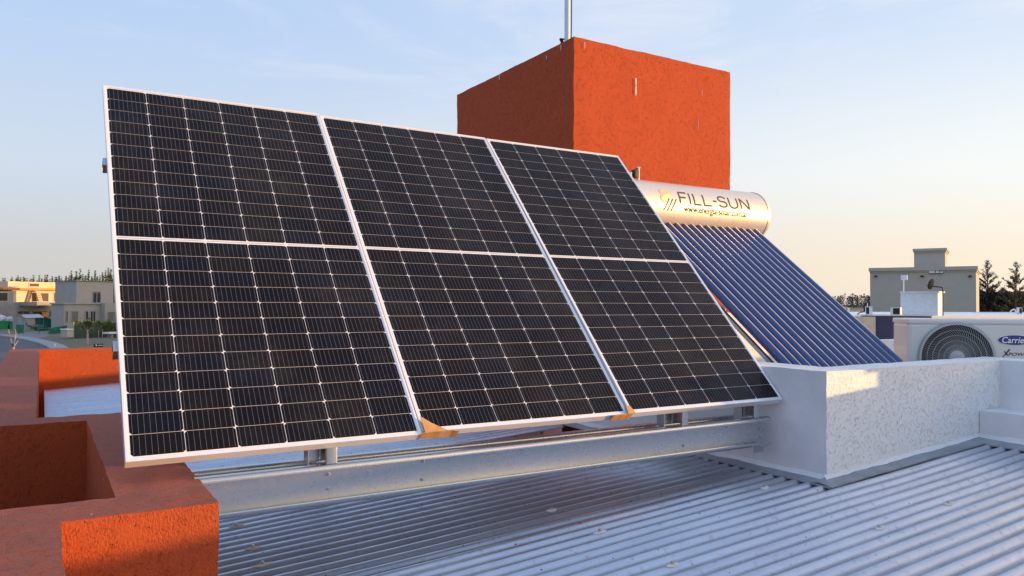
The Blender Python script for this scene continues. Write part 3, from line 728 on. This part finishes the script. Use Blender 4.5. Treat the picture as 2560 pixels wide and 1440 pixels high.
def window(fc, par, x0, y0, x1, y1, out, fm, gm='dark', mull=1):
    w_ = MB(); a, zt = fc.sz(x0, y0, out); b, zb = fc.sz(x1, y1, out); Mx = fc.M(); t = .09
    w_.box(a, b, -out-.06, -out+.02, zt-t, zt, 0, Mx); w_.box(a, b, -out-.06, -out+.02, zb, zb+t, 0, Mx)
    w_.box(a, a+t, -out-.058, -out+.02, zb+t, zt-t, 0, Mx); w_.box(b-t, b, -out-.058, -out+.02, zb+t, zt-t, 0, Mx)
    for k in range(1, mull): c_ = a+(b-a)*k/mull; w_.box(c_-.04, c_+.04, -out-.05, -out+.02, zb+t, zt-t, 0, Mx)
    f = obj('window', w_, M[fm], par)
    g_ = MB(); g_.box(a+t*.5, b-t*.5, -out-.03, -out-.01, zb+t*.5, zt-t*.5, 0, Mx); obj('pane', g_, M[gm], f)
    return f

# --- left: house under construction with orange slab edge
fo = Facade(80, 112, 36)
oh = thing('unfinished_house', 'unfinished two storey house with orange slab edge, ochre upper floor and bare concrete below', 'house', fo.o)
m = MB(); fo.block(m, 20, 703, 145, 757, 0, 8, 0); obj('upper_wall', m, M['ochre'], oh)
m = MB(); fo.block(m, 8, 718.5, 158, 726.5, 1.0, 9.5, 0); obj('roof_slab', m, M['orange'], oh)
m = MB(); fo.block(m, 22, 726.7, 158, 757.5, .55, 8, 0); obj('upper_wall', m, M['ochre'], oh)
m = MB(); fo.block(m, -40, 755, 160, 832, 1.4, 12, 0, True); fo.block(m, -40, 727, 33, 755, .9, 5, 0); fo.block(m, 70, 755, 143, 764, 3.2, 1.8, 0); obj('lower_wall', m, M['conc'], oh)
for r_, o_, k in (((78, 731, 122, 755), .56, 1), ((133, 731, 144, 755), .56, 2), ((72, 707, 98, 718), .02, 1), ((-10, 730, 20, 754), .92, 1), ((81, 777, 119, 792), 1.42, 1), ((124, 777, 140, 792), 1.42, 1), ((43, 777, 74, 786), 1.42, 2), ((-8, 785, 13, 797), 1.42, 1)):
    window(fo, oh, *r_, o_, 'ochre' if r_[1] < 760 else 'conc', 'dark', k)
m = MB(); fo.block(m, 106, 780, 120, 791, 1.9, .2); obj('plywood_sheet', m, M['orange'], oh)
def ladder(label, p0, p1, wd, fc, mt):
    t = thing('ladder', label, 'ladder', p0, 'ladders at the unfinished house'); side = fc.e
    mr = MB()
    for s_ in (-1, 1): mr.tube([p0+side*wd/2*s_, p1+side*wd/2*s_], .055, 6)
    obj('rail', mr, mt, t)
    mr = MB(); k = 7
    for i in range(k): q = p0.lerp(p1, (i+.5)/k); mr.box(-wd/2, wd/2, -.04, .04, -.09, .09, 0, Matrix.Translation(q) @ Matrix(((fc.e.x, -fc.n.x, 0, 0), (fc.e.y, -fc.n.y, 0, 0), (0, 0, 1, 0), (0, 0, 0, 1))))
    obj('rung', mr, mt, t)
ladder('pale timber ladder leaning in front of the dark opening of the unfinished house', fo.p(103, 757, 1.5), fo.p(94, 726, 1.15), .55, fo, M['wood'])
ladder('weathered thin ladder leaning on the ochre wall of the unfinished house', fo.p(68.5, 757, .75), fo.p(76, 727, .62), .5, fo, M['bark'])

# --- left: grey modern house
fg = Facade(215, 104, 35)
gh = thing('grey_house', 'grey flat roofed two storey modern house with a lit garage corner', 'house', fg.o)
m = MB(); fg.block(m, 191.5, 703, 283, 760, 0, 4.2); fg.block(m, 160, 759, 262, 830, 1.5, 2.4, 0, True); fg.block(m, 262.4, 757.5, 330, 830, 2.4, 3.2, 0, True)
obj('wall', m, M['greyr'], gh)
m = MB(); fg.block(m, 190.5, 701.6, 300, 704, .15, 4.6); obj('coping', m, M['greyr'], gh)
m = MB(); fg.block(m, 159, 757.6, 262, 760.5, 1.7, 2.7); obj('string_course', m, M['greyr'], gh)
for r_, o_, gm, k in (((231, 727, 252, 758), .02, 'glass', 2), ((164, 777, 170, 806), 1.52, 'dark', 1), ((178, 777, 196, 806), 1.52, 'shut', 1), ((213, 777, 221, 805), 1.52, 'glass', 1), ((225, 777, 239, 805), 1.52, 'glass', 2), ((251.5, 777, 257.5, 804), 1.52, 'dark', 1), ((268.5, 778.5, 300, 805), 2.42, 'shut', 2)):
    window(fg, gh, *r_, o_, 'greyr', gm, k)
# left flank window
fl = Facade(191.5, 104, -55)
window(fl, gh, 173, 728, 186, 758, .02, 'greyr', 'glass', 2)
# unseen house behind the panels, added to cast the evening shadow on both
nh = thing('unseen_shadow_house', 'big plain house added unseen behind the solar panels to shade the left houses', 'house', at(900, 757, 96))
fn = Facade(900, 95, -31.4); m = MB(); fn.block(m, 640, 652, 1120, 820, 7, 21.5, 0, True); fn.block(m, 640, 730, 1120, 820, -14.55, 20, 0, True); fn.block(m, 830, 768, 1400, 820, 37, 29.9, 0, True); obj('wall', m, M['taupe'], nh)

# --- building site clutter and street trees on the left
def blob(mb, c, r, sq=(1, 1, 1), mi=0, seed=0, rough=.35, sub=2):
    bm = bmesh.new(); bmesh.ops.create_icosphere(bm, subdivisions=sub, radius=1)
    for v in bm.verts:
        e = 1+rough*noise.noise(v.co*1.9+Vector((seed*3.1, 0, 0))); v.co = Vector(c)+Vector((v.co.x*sq[0], v.co.y*sq[1], v.co.z*sq[2]))*r*e
    mb.bm(bm, mi, None, True)
fd_ = Facade(20, 104, 30)
sk_ = thing('rubbish_skip', 'open green metal rubbish skip on the kerb', 'skip', fd_.p(20, 824))
def skip(x0, x1, x0b, x1b, yt, yb):
    m_ = MB(); D_ = 2.0; q = [fd_.p(x0, yt), fd_.p(x1, yt), fd_.p(x1b, yb), fd_.p(x0b, yb)]; bk = [v-fd_.n*D_ for v in q]
    m_.add(q+bk, [(0, 1, 2, 3), (5, 4, 7, 6), (0, 3, 7, 4), (1, 5, 6, 2), (3, 2, 6, 7)])
    for a, b in ((0, 1), (4, 5)): m_.tube([(q+bk)[a], (q+bk)[b]], .08, 6)
    return m_
obj('body', skip(-6, 22, 3, 19, 803.5, 823), M['greenp'], sk_)
sk2 = thing('rubbish_skip', 'second green rubbish skip, right of the first, topped by a white sack', 'skip', fd_.p(32, 824))
obj('body', skip(23.5, 40, 24.5, 38, 804.5, 822), M['greenp'], sk2)
for i, (x, y, r_) in enumerate([(4, 798, .75), (12, 797, .6), (30, 801, .62)]):
    b = MB(); blob(b, fd_.p(x, y)-fd_.n*.9, r_, (1.1, .9, .8), 0, i); tag(obj('rubble_sack', b, M['bag']), ['large white rubble sack piled on the left green skip', 'smaller white rubble sack beside the large one on the left skip', 'round white sack on the right green skip'][i], 'sack', 'white sacks on the skips')
fh = Facade(85, 101, 35)
hut = thing('site_hut', 'small builders hut with a tin roof and plywood wall', 'hut', fh.p(85, 828))
m = MB(); fh.block(m, 65, 795.5, 109, 828, 0, 2.6, 0, True); obj('wall', m, M['conc'], hut)
m = MB(); m.add([fh.p(65, 795, .2), fh.p(111, 793.5, .2), fh.p(98, 785, -2.5), fh.p(52, 787, -2.5)]+[fh.p(65, 795.8, .2), fh.p(111, 794.3, .2), fh.p(98, 785.8, -2.5), fh.p(52, 787.8, -2.5)], [(0, 1, 2, 3), (7, 6, 5, 4), (0, 4, 5, 1), (1, 5, 6, 2), (2, 6, 7, 3), (3, 7, 4, 0)]); obj('roof', m, M['tin'], hut)
m = MB(); fh.block(m, 67, 796, 87, 813, .06, .05); obj('plywood_panel', m, M['taupe'], hut)
m = MB(); fh.block(m, 89, 795.5, 108, 811, .05, .04); obj('green_sheet', m, M['tarp'], hut)
def drape(label, cols, fc, name='shade_cloth', mt='tarp', amp=.18):
    """hanging cloth; cols = (px, y_top, y_bottom)"""
    mb = MB(); vs = []; n = 8; k = 0; P = []
    for (a, b) in zip(cols[:-1], cols[1:]):
        for i in range(6): t = i/6; P.append([a[j]+(b[j]-a[j])*t for j in range(3)])
    P.append(cols[-1])
    for i, (x, y0, y1) in enumerate(P):
        for j in range(n+1):
            q = fc.p(x, y0+(y1-y0)*j/n); vs.append(q+fc.n*amp*(noise.noise(q*1.3)+.6*sin(i*1.1)))
    mb.add(vs, [(i*(n+1)+j, i*(n+1)+j+1, (i+1)*(n+1)+j+1, (i+1)*(n+1)+j) for i in range(len(P)-1) for j in range(n)], 0, True)
    return tag(obj(name, mb, M[mt]), label, 'shade cloth', 'green shade cloths on the building site')
fc1 = Facade(95, 97, 33)
drape('sagging green shade cloth hanging in front of the builders hut', [(63, 806, 812), (70, 814, 817.5), (84, 817, 824), (95, 815.5, 828), (104, 811, 827.5), (112, 813, 827), (122, 822, 829)], fc1, amp=.3)
fc2 = Facade(150, 90, 30)
drape('taut dark green shade cloth fence beside the driveway', [(121, 830, 836), (133, 818, 837), (150, 816, 837.5), (167, 813, 838)], fc2)
drape('tall bright green mesh sheet hung right of the hut', [(110, 793, 818), (118, 794, 819), (128, 797, 819)], Facade(118, 103, 33), amp=.1)
m = MB(); q = gp(50, 833); m.lathe([(0, .38), (1.0, .40), (1.05, .3), (1.05, .001)], q, (0, 0, 1), 14); tag(obj('water_drum', m, M['tarp']), 'dark plastic water drum beside the skips', 'drum')
q = gp(112, 834); tr_ = thing('trestle', 'low blue builders trestle on the driveway', 'trestle', q)
m = MB(); m.box(-.7, .7, -.3, .3, .55, .62, 0, Matrix.Translation(q)); obj('top', m, M['asph'], tr_)
for sx_ in (-.6, .6):
    for sy_ in (-.22, .22): m = MB(); m.tube([q+Vector((sx_, sy_, 0)), q+Vector((sx_*.9, sy_*.9, .55))], .04, 6); obj('leg', m, M['asph'], tr_)
# hedge behind green mesh fence
ff = Facade(235, 80, 33)
def foliage(name, fn_pts, n, sz, mt, par=None, seed=1):
    rr = random.Random(seed); mb = MB()
    for _ in range(n):
        c_ = fn_pts(rr); d = Vector((rr.gauss(0, 1), rr.gauss(0, 1), rr.gauss(0, 1))).normalized(); a = d.orthogonal().normalized(); b = d.cross(a); s_ = sz*rr.uniform(.6, 1.5)
        mb.add([c_+a*s_, c_+b*s_*.5, c_-a*s_, c_-b*s_*.5], [(0, 1, 2, 3)])
    return obj(name, mb, M[mt], par)
hg = thing('hedge', 'long leafy green hedge behind the dark mesh fence', 'hedge', ff.p(235, 850))
def hp(rr):
    x = rr.uniform(183, 330); t = (x-183)/107; y = rr.uniform(804+3*sin(x*.25)+2*sin(x*.9), 848-6*t); return ff.p(x, y, -rr.uniform(.2, 1.6))
foliage('foliage', hp, 11000, .085, 'hedge', hg, 3)
fm = thing('mesh_fence', 'dark green mesh fence on pale posts in front of the hedge', 'fence', ff.p(235, 852))
m = MB()
for x0, x1 in ((186, 225), (227, 256), (258, 330)):
    ff.block(m, x0, 813 if x0 < 200 else (816 if x0 < 250 else 828), x1, 852 if x0 < 200 else 850, .15, .05)
obj('mesh', m, mat('fence_mesh', (.028, .055, .042), .8, var=((.045, .075, .05), 1.5, .9)), fm)
for x in (184, 246, 256):
    m = MB(); m.tube([ff.p(x, 855, .25), ff.p(x, 806 if x < 200 else 826, .25)], .045, 6); obj('post', m, M['palebark'], fm)
q = ff.p(176, 838, .8); cb = MB(); ff.block(cb, 168.5, 824.5, 183, 842, 1.0, 1.0); ff.block(cb, 167.5, 822.5, 184, 824.3, 1.05, 1.1, 1)
tag(obj('meter_cabinet', cb, [M['taupe'], M['wpaint']]), 'small masonry meter cabinet with a white top at the end of the hedge', 'cabinet')
bn = thing('bench', 'white topped concrete bench by the hedge', 'bench', ff.p(285, 850, 1.5))
m = MB(); ff.block(m, 273, 831, 310, 833.5, 2.2, 1.0); obj('seat', m, M['wpaint'], bn)
for x in (278, 292): m = MB(); ff.block(m, x, 833.6, x+5, 846, 2.0, .6, 0, True); obj('leg', m, M['conc'], bn)
sg = thing('ground_sign', 'small black lettered sign board standing on the lawn', 'sign', at(247, 868, 60))
fs_ = Facade(247, 60, 31); m = MB(); fs_.block(m, 236, 860, 258, 868.5, 0, .1); bd_ = obj('board', m, M['black'], sg)
for (a, b, c_, d_) in ((239, 862, 242.6, 864.8), (246.5, 862.6, 248.6, 864.4), (249.4, 862.6, 251.2, 864.4), (252, 862.6, 253.6, 864.4), (254.4, 862.6, 256, 864.4)): m = MB(); fs_.block(m, a, b, c_, d_, .02, .015); obj('mark', m, M['wpaint'], bd_)
m = MB(); fs_.block(m, 238, 868.5, 239, 880, -.01, .04, 0, True); obj('stake', m, M['black'], sg)
m = MB(); fs_.block(m, 255, 868.5, 256, 880, -.01, .04, 0, True); obj('stake', m, M['black'], sg)
q = gp(137, 869); m = MB(); m.tube([q, q+Vector((0, 0, .32))], .035, 6); tag(obj('marker_post', m, M['wpaint']), 'short white marker post on the lawn beside the kerb', 'post')
# bare street tree close to the parapet
bt0 = at(34, 880, 30); bt = thing('bare_tree', 'bare young tree forking above the parapet corner in front of the road', 'tree', (bt0.x, bt0.y, GZ))
m = MB()
def limb(pix, r0, r1, D=30):
    pts = [at(x, y, D+.3*sin(x)) for x, y in pix]; k = len(pts); m.tube(pts, [r0+(r1-r0)*i/(k-1) for i in range(k)], 6)
m.tube([(bt0.x, bt0.y, GZ), at(34, 884, 30), at(33.5, 868, 30)], [.06, .05, .035], 7)
limb([(33.5, 870), (30, 858), (26, 845), (23, 833), (21, 824)], .03, .012); limb([(33.5, 870), (36, 858), (38, 845), (39.5, 833), (38, 823)], .028, .012); limb([(35, 866), (41, 858), (46, 850)], .018, .006); limb([(23, 833), (18, 829)], .01, .005); limb([(39.5, 838), (44, 829)], .012, .005); limb([(26, 845), (29, 836)], .008, .004)
obj('trunk', m, M['palebark'], bt)
# staked sapling in front of the mesh fence
sp0 = gp(219, 861); sp = thing('sapling', 'slim pale trunked sapling with thin sprouting crown in front of the mesh fence', 'tree', sp0)
m = MB(); D_ = (sp0-CAM).dot(FW); P_ = lambda x, y: at(x, y, D_)
m.tube([sp0, P_(218.8, 840), P_(219, 827)], [.10, .08, .07], 7)
for pix in ([(219, 828), (214, 820), (211, 808), (212, 795)], [(219, 828), (225, 822), (230, 815), (233, 806)], [(219, 828), (219, 815), (222, 800)], [(214, 820), (207, 813)], [(225, 822), (234, 820)]):
    pts = [P_(*q) for q in pix]; m.tube(pts, [.045-.03*i/(len(pts)-1) for i in range(len(pts))], 5)
obj('trunk', m, M['palebark'], sp)
foliage('crown', lambda rr: P_(rr.gauss(220, 8), rr.gauss(812, 7)), 320, .10, 'hedge', sp, 5)

# ------------------------------------------------------------------ trees
def conifer(seed, h, wd, mt, dens=1.0, gap=.0, tuft=.32, xp=.75):
    """trunk with limbs in whorls, each limb carrying needle tufts"""
    rr = random.Random(seed); tr = MB(); cr = MB()
    tr.tube([(0, 0, 0), (0, 0, h*.5), (.02*h*rr.uniform(-.4, .4), .0, h*.97)], [h*.016, h*.010, h*.002], 6)
    z = h*.10
    while z < h*.98:
        f = (z-h*.10)/(h*.88); L_ = wd*(1-f)**xp*rr.uniform(.65, 1.12)+.03*h*(1-f)+.012*h
        for b in range(rr.randint(3, 5)):
            if rr.random() < gap: continue
            a = rr.uniform(0, 2*pi); up = rr.uniform(.25, .75)+.5*f; l = L_*rr.uniform(.6, 1.1)
            d = Vector((cos(a), sin(a), up)).normalized(); p0 = Vector((0, 0, z))
            tr.tube([p0, p0+d*l*.9], [.008*h*(1-f*.7), .002*h], 4, caps=False)
            for i in range(int((5+9*l/wd)*dens)):
                t = rr.uniform(.25, 1.05); c_ = p0+d*l*t+Vector((rr.gauss(0, .05), rr.gauss(0, .05), rr.gauss(0, .05)))*h*.18
                e = (d*rr.uniform(.2, 1)+Vector((rr.gauss(0, .5), rr.gauss(0, .5), rr.uniform(.1, 1.3)))).normalized(); o_ = e.orthogonal().normalized(); o_ = Matrix.Rotation(rr.uniform(0, 6.3), 3, e) @ o_
                s_ = tuft*rr.uniform(.6, 1.4)*(.22+.78*(1-f)); cr.add([c_-o_*s_*.28, c_+e*s_*1.3, c_+o_*s_*.28, c_-e*s_*.5], [(0, 1, 2, 3)])
        z += h*rr.uniform(.025, .05)
    return tr, cr
def make_tree(name, label, seed, h, wd, mt, group, **kw):
    t = thing(name, label, 'tree', (0, 0, 0), group, local=True); a, b = conifer(seed, h, wd, mt, **kw)
    obj('trunk', a, M['bark'], t); obj('crown', b, M[mt], t); return t
forest_lab = 'slim dark conifer in the row behind the houses at left'
protos = [make_tree('conifer_tree', forest_lab, 20+i, 11.5, w_, mt, 'conifers behind the houses', tuft=.46, dens=2.4, xp=1.15) for i, (w_, mt) in enumerate([(1.3, 'leafd'), (1.8, 'leaf'), (1.0, 'leafd'), (2.3, 'leaf')])]
tops = [(-4, 697, 1), (6, 694, 0), (44, 693, 3), (50, 696, 2), (60, 692, 1), (67, 694, 0), (74, 698, 2), (83, 686, 0), (91, 700, 3), (97, 687, 3), (104, 696, 1), (112, 686, 0), (117, 685, 1), (124, 697, 3), (130, 688, 2), (137, 692, 0), (147, 687, 2), (153, 692, 0), (164, 687, 2), (170, 693, 3), (177, 675, 0), (184, 690, 2), (190, 676, 1), (199, 671, 3), (206, 684, 0), (214, 686, 2), (221, 673, 0), (228, 688, 2), (237, 673, 2), (243, 689, 1), (249, 686, 0), (255, 678, 2), (263, 674, 0), (270, 668, 3), (276, 671, 1), (283, 669, 0), (292, 672, 3), (300, 675, 1)]
_t = random.Random(77)
tops += [(_t.uniform(-6, 304), _t.uniform(688, 701)-.03*max(0, _x-150), _t.randint(0, 3)) for _x in range(0, 300, 8)]
used = set()
for i, (x, y, k) in enumerate(tops):
    D_ = 168+14*sin(i*2.3); b = at(x, 757, D_); top = at(x, y, D_); hgt = top.z-GZ; s_ = hgt/11.5
    o = protos[k] if k not in used else dup(protos[k], (0, 0, 0)); used.add(k)
    o.location = (b.x, b.y, GZ); o.scale = (s_*.95, s_*.95, s_); o.rotation_euler.z = i*1.7
# right hand pines
def pine(label, px, ytop, D_, wd, seed, mt='leaf', **kw):
    b = at(px, 757, D_); hgt = at(px, ytop, D_).z-GZ
    t = make_tree('pine_tree', label, seed, hgt, wd, mt, 'pines right of the grey building', **kw); t.location = (b.x, b.y, GZ); return t
pine('pointed dark pine just right of the taupe building', 2469, 650, 112, 3.3, 61, 'leafd', tuft=.34, dens=3.6, gap=.12)
pine('tall bushy pine at the right edge of the photo', 2540, 652, 108, 3.3, 62, 'leaf', tuft=.36, dens=3.6, gap=.10)
pine('small pine between the two tall ones', 2508, 715, 116, 1.6, 63, 'leafd', tuft=.28, dens=2)
pine('short pine in front of the pointed pine, its top half hidden by the building', 2450, 702, 120, 2.0, 64, 'leafd', tuft=.3, dens=2)
sh = thing('shrub_belt', 'dark belt of scrub at the foot of the right hand pines', 'shrubs', at(2500, 775, 112))
foliage('foliage', lambda rr: at(rr.uniform(2435, 2600), 800-rr.random()**.7*(62+8*sin(rr.random()*9)), 113+rr.uniform(-2, 3)), 12000, .24, 'leafd', sh, 12)
# far wood and field on the horizon
mb = MB(); rr = random.Random(5)
for k in range(190):
    x = rr.uniform(1900, 2230); D_ = rr.uniform(640, 760); y = rr.uniform(738, 752) if rr.random() < .7 else rr.uniform(733, 742)
    b = at(x, 760, D_); hgt = at(x, y, D_).z-GZ; ww_ = hgt*rr.uniform(.14, .34)
    for q in range(110):
        f = rr.random(); c_ = Vector((b.x, b.y, GZ+hgt*(.08+.92*f)))+Vector((rr.gauss(0, 1), rr.gauss(0, 1), 0))*ww_*(1.02-f)**.6*.6
        e = Vector((rr.gauss(0, .5), rr.gauss(0, .5), rr.uniform(.3, 1))).normalized(); o_ = e.orthogonal().normalized(); s_ = hgt*.06
        mb.add([c_-o_*s_*.5, c_+e*s_, c_+o_*s_*.5, c_-e*s_], [(0, 1, 2, 3)])
tag(obj('far_wood', mb, mat('haze_grey_wood', (.075, .078, .070), .9, var=((.05, .055, .05), .05, 1))), 'distant grey green wood on the horizon left of the taupe building', 'wood', kind='stuff')  # distance haze put into the greyer foliage colour

# ------------------------------------------------------------------ right: taupe building and neighbouring roof
ft = Facade(2308, 86, 116)
tb_ = thing('taupe_building', 'taupe flat roofed two storey building with a square roof block, far right', 'building', ft.o)
m = MB(); ft.block(m, 2175, 675, 2441, 800, 0, 12, 0, True); obj('wall', m, M['taupe'], tb_)
m = MB(); ft.block(m, 2171.5, 670, 2444.5, 673.8, .28, 12.6); ft.block(m, 2174, 674, 2442.5, 678.5, .10, 12.2); obj('cornice', m, M['taupe'], tb_)
m = MB(); ft.block(m, 2285, 629, 2363, 671, -1.5, 5); obj('roof_block', m, M['taupe'], tb_)
m = MB(); ft.block(m, 2281.5, 622, 2367.5, 625.5, -1.2, 5.6); ft.block(m, 2283.5, 625.7, 2365, 630, -1.38, 5.2); obj('block_cornice', m, M['taupe'], tb_)
m = MB(); ft.block(m, 2323, 668.5, 2357, 683, .12, .1); wp = obj('bright_sky_panel', m, M['wpaint'], tb_)  # white panel standing in for bright sky seen through an opening
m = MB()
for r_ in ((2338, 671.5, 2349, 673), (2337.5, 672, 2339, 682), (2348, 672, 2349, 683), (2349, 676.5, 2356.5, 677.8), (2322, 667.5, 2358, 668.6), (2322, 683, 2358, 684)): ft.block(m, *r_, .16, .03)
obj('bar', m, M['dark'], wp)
for x in (2189, 2305, 2425):
    m = MB(); q = ft.p(x, 690.5, .12); m.lathe([(0, .001), (0, .17), (.10, .19), (.17, .10), (.17, .001)], q-Vector((0, 0, .08)), (0, 0, 1), 12); obj('wall_lamp', m, M['dark'], tb_)
NZ = -.20
nb = thing('neighbour_roof', 'wide low neighbouring house with a flat white roof and parapet, seen edge on', 'house', at(2300, 800, 52))
fw_ = Facade(2300, 47, 118)
m = MB(); c4 = [on(x, y, 2, NZ) for x, y in ((1960, 789), (2640, 789.5), (2640, 780.5), (1960, 779))]
m.add(c4+[Vector((v.x, v.y, GZ)) for v in c4], [(0, 1, 2, 3), (0, 4, 5, 1), (1, 5, 6, 2), (2, 6, 7, 3), (3, 7, 4, 0)]); obj('roof', m, M['wpaint'], nb)
m = MB(); fw_2 = Facade(2480, 62, 118); fw_2.block(m, 2429, 780, 2600, 783.5, 0, .4); obj('parapet', m, M['wpaint'], nb)
fb = Facade(2300, 50, 110)
cbx = thing('white_roof_block', 'plain white rendered block on the neighbouring roof, in front of the taupe building', 'chimney', fb.p(2300, 788))
m = MB(); fb.block(m, 2251, 731, 2345, 795, 0, 1.9); obj('wall', m, M['whitesm'], cbx)
m = MB(); fb.block(m, 2249, 728.5, 2348, 731.3, .08, 2.05); obj('cap', m, M['whitesm'], cbx)
ant = thing('panel_antenna', 'flat white panel antenna on a thin pole above the white roof block', 'antenna', fb.p(2259, 730, -.6))
m = MB(); m.tube([fb.p(2259, 733, -.6), fb.p(2259, 698, -.6)], .035, 8); obj('pole', m, M['wpaint'], ant)
m = MB(); a, zt = fb.sz(2253, 688, -.5); b, zb = fb.sz(2269, 700, -.5); m.bbox(a, b, .42, .50, zb, zt, .02, 0, fb.M()) if a < b else m.bbox(b, a, .42, .50, zb, zt, .02, 0, fb.M()); obj('panel', m, M['wpaint'], ant)
dsh = thing('satellite_dish', 'grey satellite dish seen nearly edge on, on a bent pipe beside the white roof block', 'satellite dish', fb.p(2357, 788, .3))
m = MB(); ax_ = (fb.n*-.28+fb.e*.9*(1 if fb.e.dot(RT) < 0 else -1)+Vector((0, 0, .25))).normalized(); q = fb.p(2331, 711, .3)
m.lathe([(.10*(r_/.36)**2, r_) for r_ in (.36, .30, .22, .14, .06, .002)], q, ax_, 28); m.lathe([(.10*(r_/.36)**2-.012, r_) for r_ in (.002, .06, .14, .22, .30, .36)], q, ax_, 28); m.tube([q-ax_*.0-Vector((0, 0, .3)), q+ax_*.42-Vector((0, 0, .12))], .015, 6); obj('dish', m, mat('dish_grey', (.05, .052, .055), .9, spec=0), dsh)
m = MB(); m.tube([fb.p(2331, 716, .3), fb.p(2352, 718, .3), fb.p(2356.5, 719.5, .3), fb.p(2357.5, 724, .3), fb.p(2357.5, 790, .3)], .04, 8); obj('mast', m, M['dark'], dsh)
def small_ac(label, x0, y0, x1, y1, D_, a, frac, side):
    f = Facade((x0+x1)/2, D_, a); t = thing('outdoor_unit', label, 'air conditioner', f.p((x0+x1)/2, y1), 'small outdoor units on the neighbouring roof')
    mm = MB(); f.block(mm, x0, y0, x1, y1, 0, .4); obj('casing', mm, M['wpaint'], t)
    mm = MB(); dx = (x1-x0)*frac; xa = x0+(x1-x0)*.10 if side < 0 else x1-dx-(x1-x0)*.08
    f.block(mm, xa, y0+(y1-y0)*.10, xa+dx, y1-(y1-y0)*.08, .012, .01); obj('coil_face', mm, M['black'], t)
    for xx in (x0+1, x1-3): mm = MB(); f.block(mm, xx, y1+.1, xx+2, y1+2, -.05, .3); obj('foot', mm, M['dark'], t)
small_ac('white outdoor unit left of the others, right beside the glass tubes', 2111.5, 769.5, 2124.5, 786, 50, 125, .45, -1)
small_ac('white outdoor unit with a black pipe cover behind it, under the taupe building corner', 2163.5, 766, 2181.5, 786.5, 48, 125, .42, -1)
small_ac('wide white outdoor unit against the white roof block', 2226, 768.5, 2251, 787, 47, 110, .66, 1)
small_ac('white outdoor unit at the far right, beside a bent white pipe', 2544, 769, 2556, 784, 58, 125, .55, 1)
m = MB(); q = [at(x, y, 58) for x, y in ((2526, 784), (2526, 779), (2529, 776), (2535, 773), (2538, 775), (2541, 784))]; m.tube(q, .05, 8); tag(obj('bent_pipe', m, M['wpaint']), 'bent white pipe loop on the neighbouring roof at far right', 'pipe')
m = MB(); f_ = Facade(2164, 49.5, 125); f_.block(m, 2159, 759, 2166, 778, 0, .3); f_.block(m, 2167.5, 758.5, 2169.5, 767, .1, .06, 1); tag(obj('pipe_cover', m, [M['black'], M['wpaint']]), 'black pipe cover with a short white pipe behind an outdoor unit', 'pipe cover')
m = MB(); q = [at(x, y, 49) for x, y in ((2144, 787), (2146, 783), (2152, 780.5), (2162, 779.5))]; m.tube(q, .035, 6); tag(obj('hose', m, M['black']), 'black hose curling over the neighbouring white roof', 'hose')
# navy wall of the next house, its cream return wall lit by the sun
fv = Facade(2215, 13, 140)
nv_ = thing('navy_wall', 'dark navy rooftop wall behind the white parapet', 'wall', fv.p(2215, 850))
m = MB(); fv.block(m, 2160.5, 789.5, 2330, 900, 0, .2, 0, True); obj('wall', m, M['navy'], nv_)
m = MB(); fv.block(m, 2158, 786.8, 2332, 789.2, .03, .26); obj('coping', m, M['membrane'], nv_)
cr_ = thing('cream_wall', 'short cream rooftop wall joining the left end of the navy wall, sunlit at the top', 'wall', fv.p(2150, 850))
fcw = Facade(2160, 12.95, 60); m = MB(); fcw.block(m, 2100, 789.5, 2160, 900, 0, .2, 0, True); obj('wall', m, M['cream'], cr_)
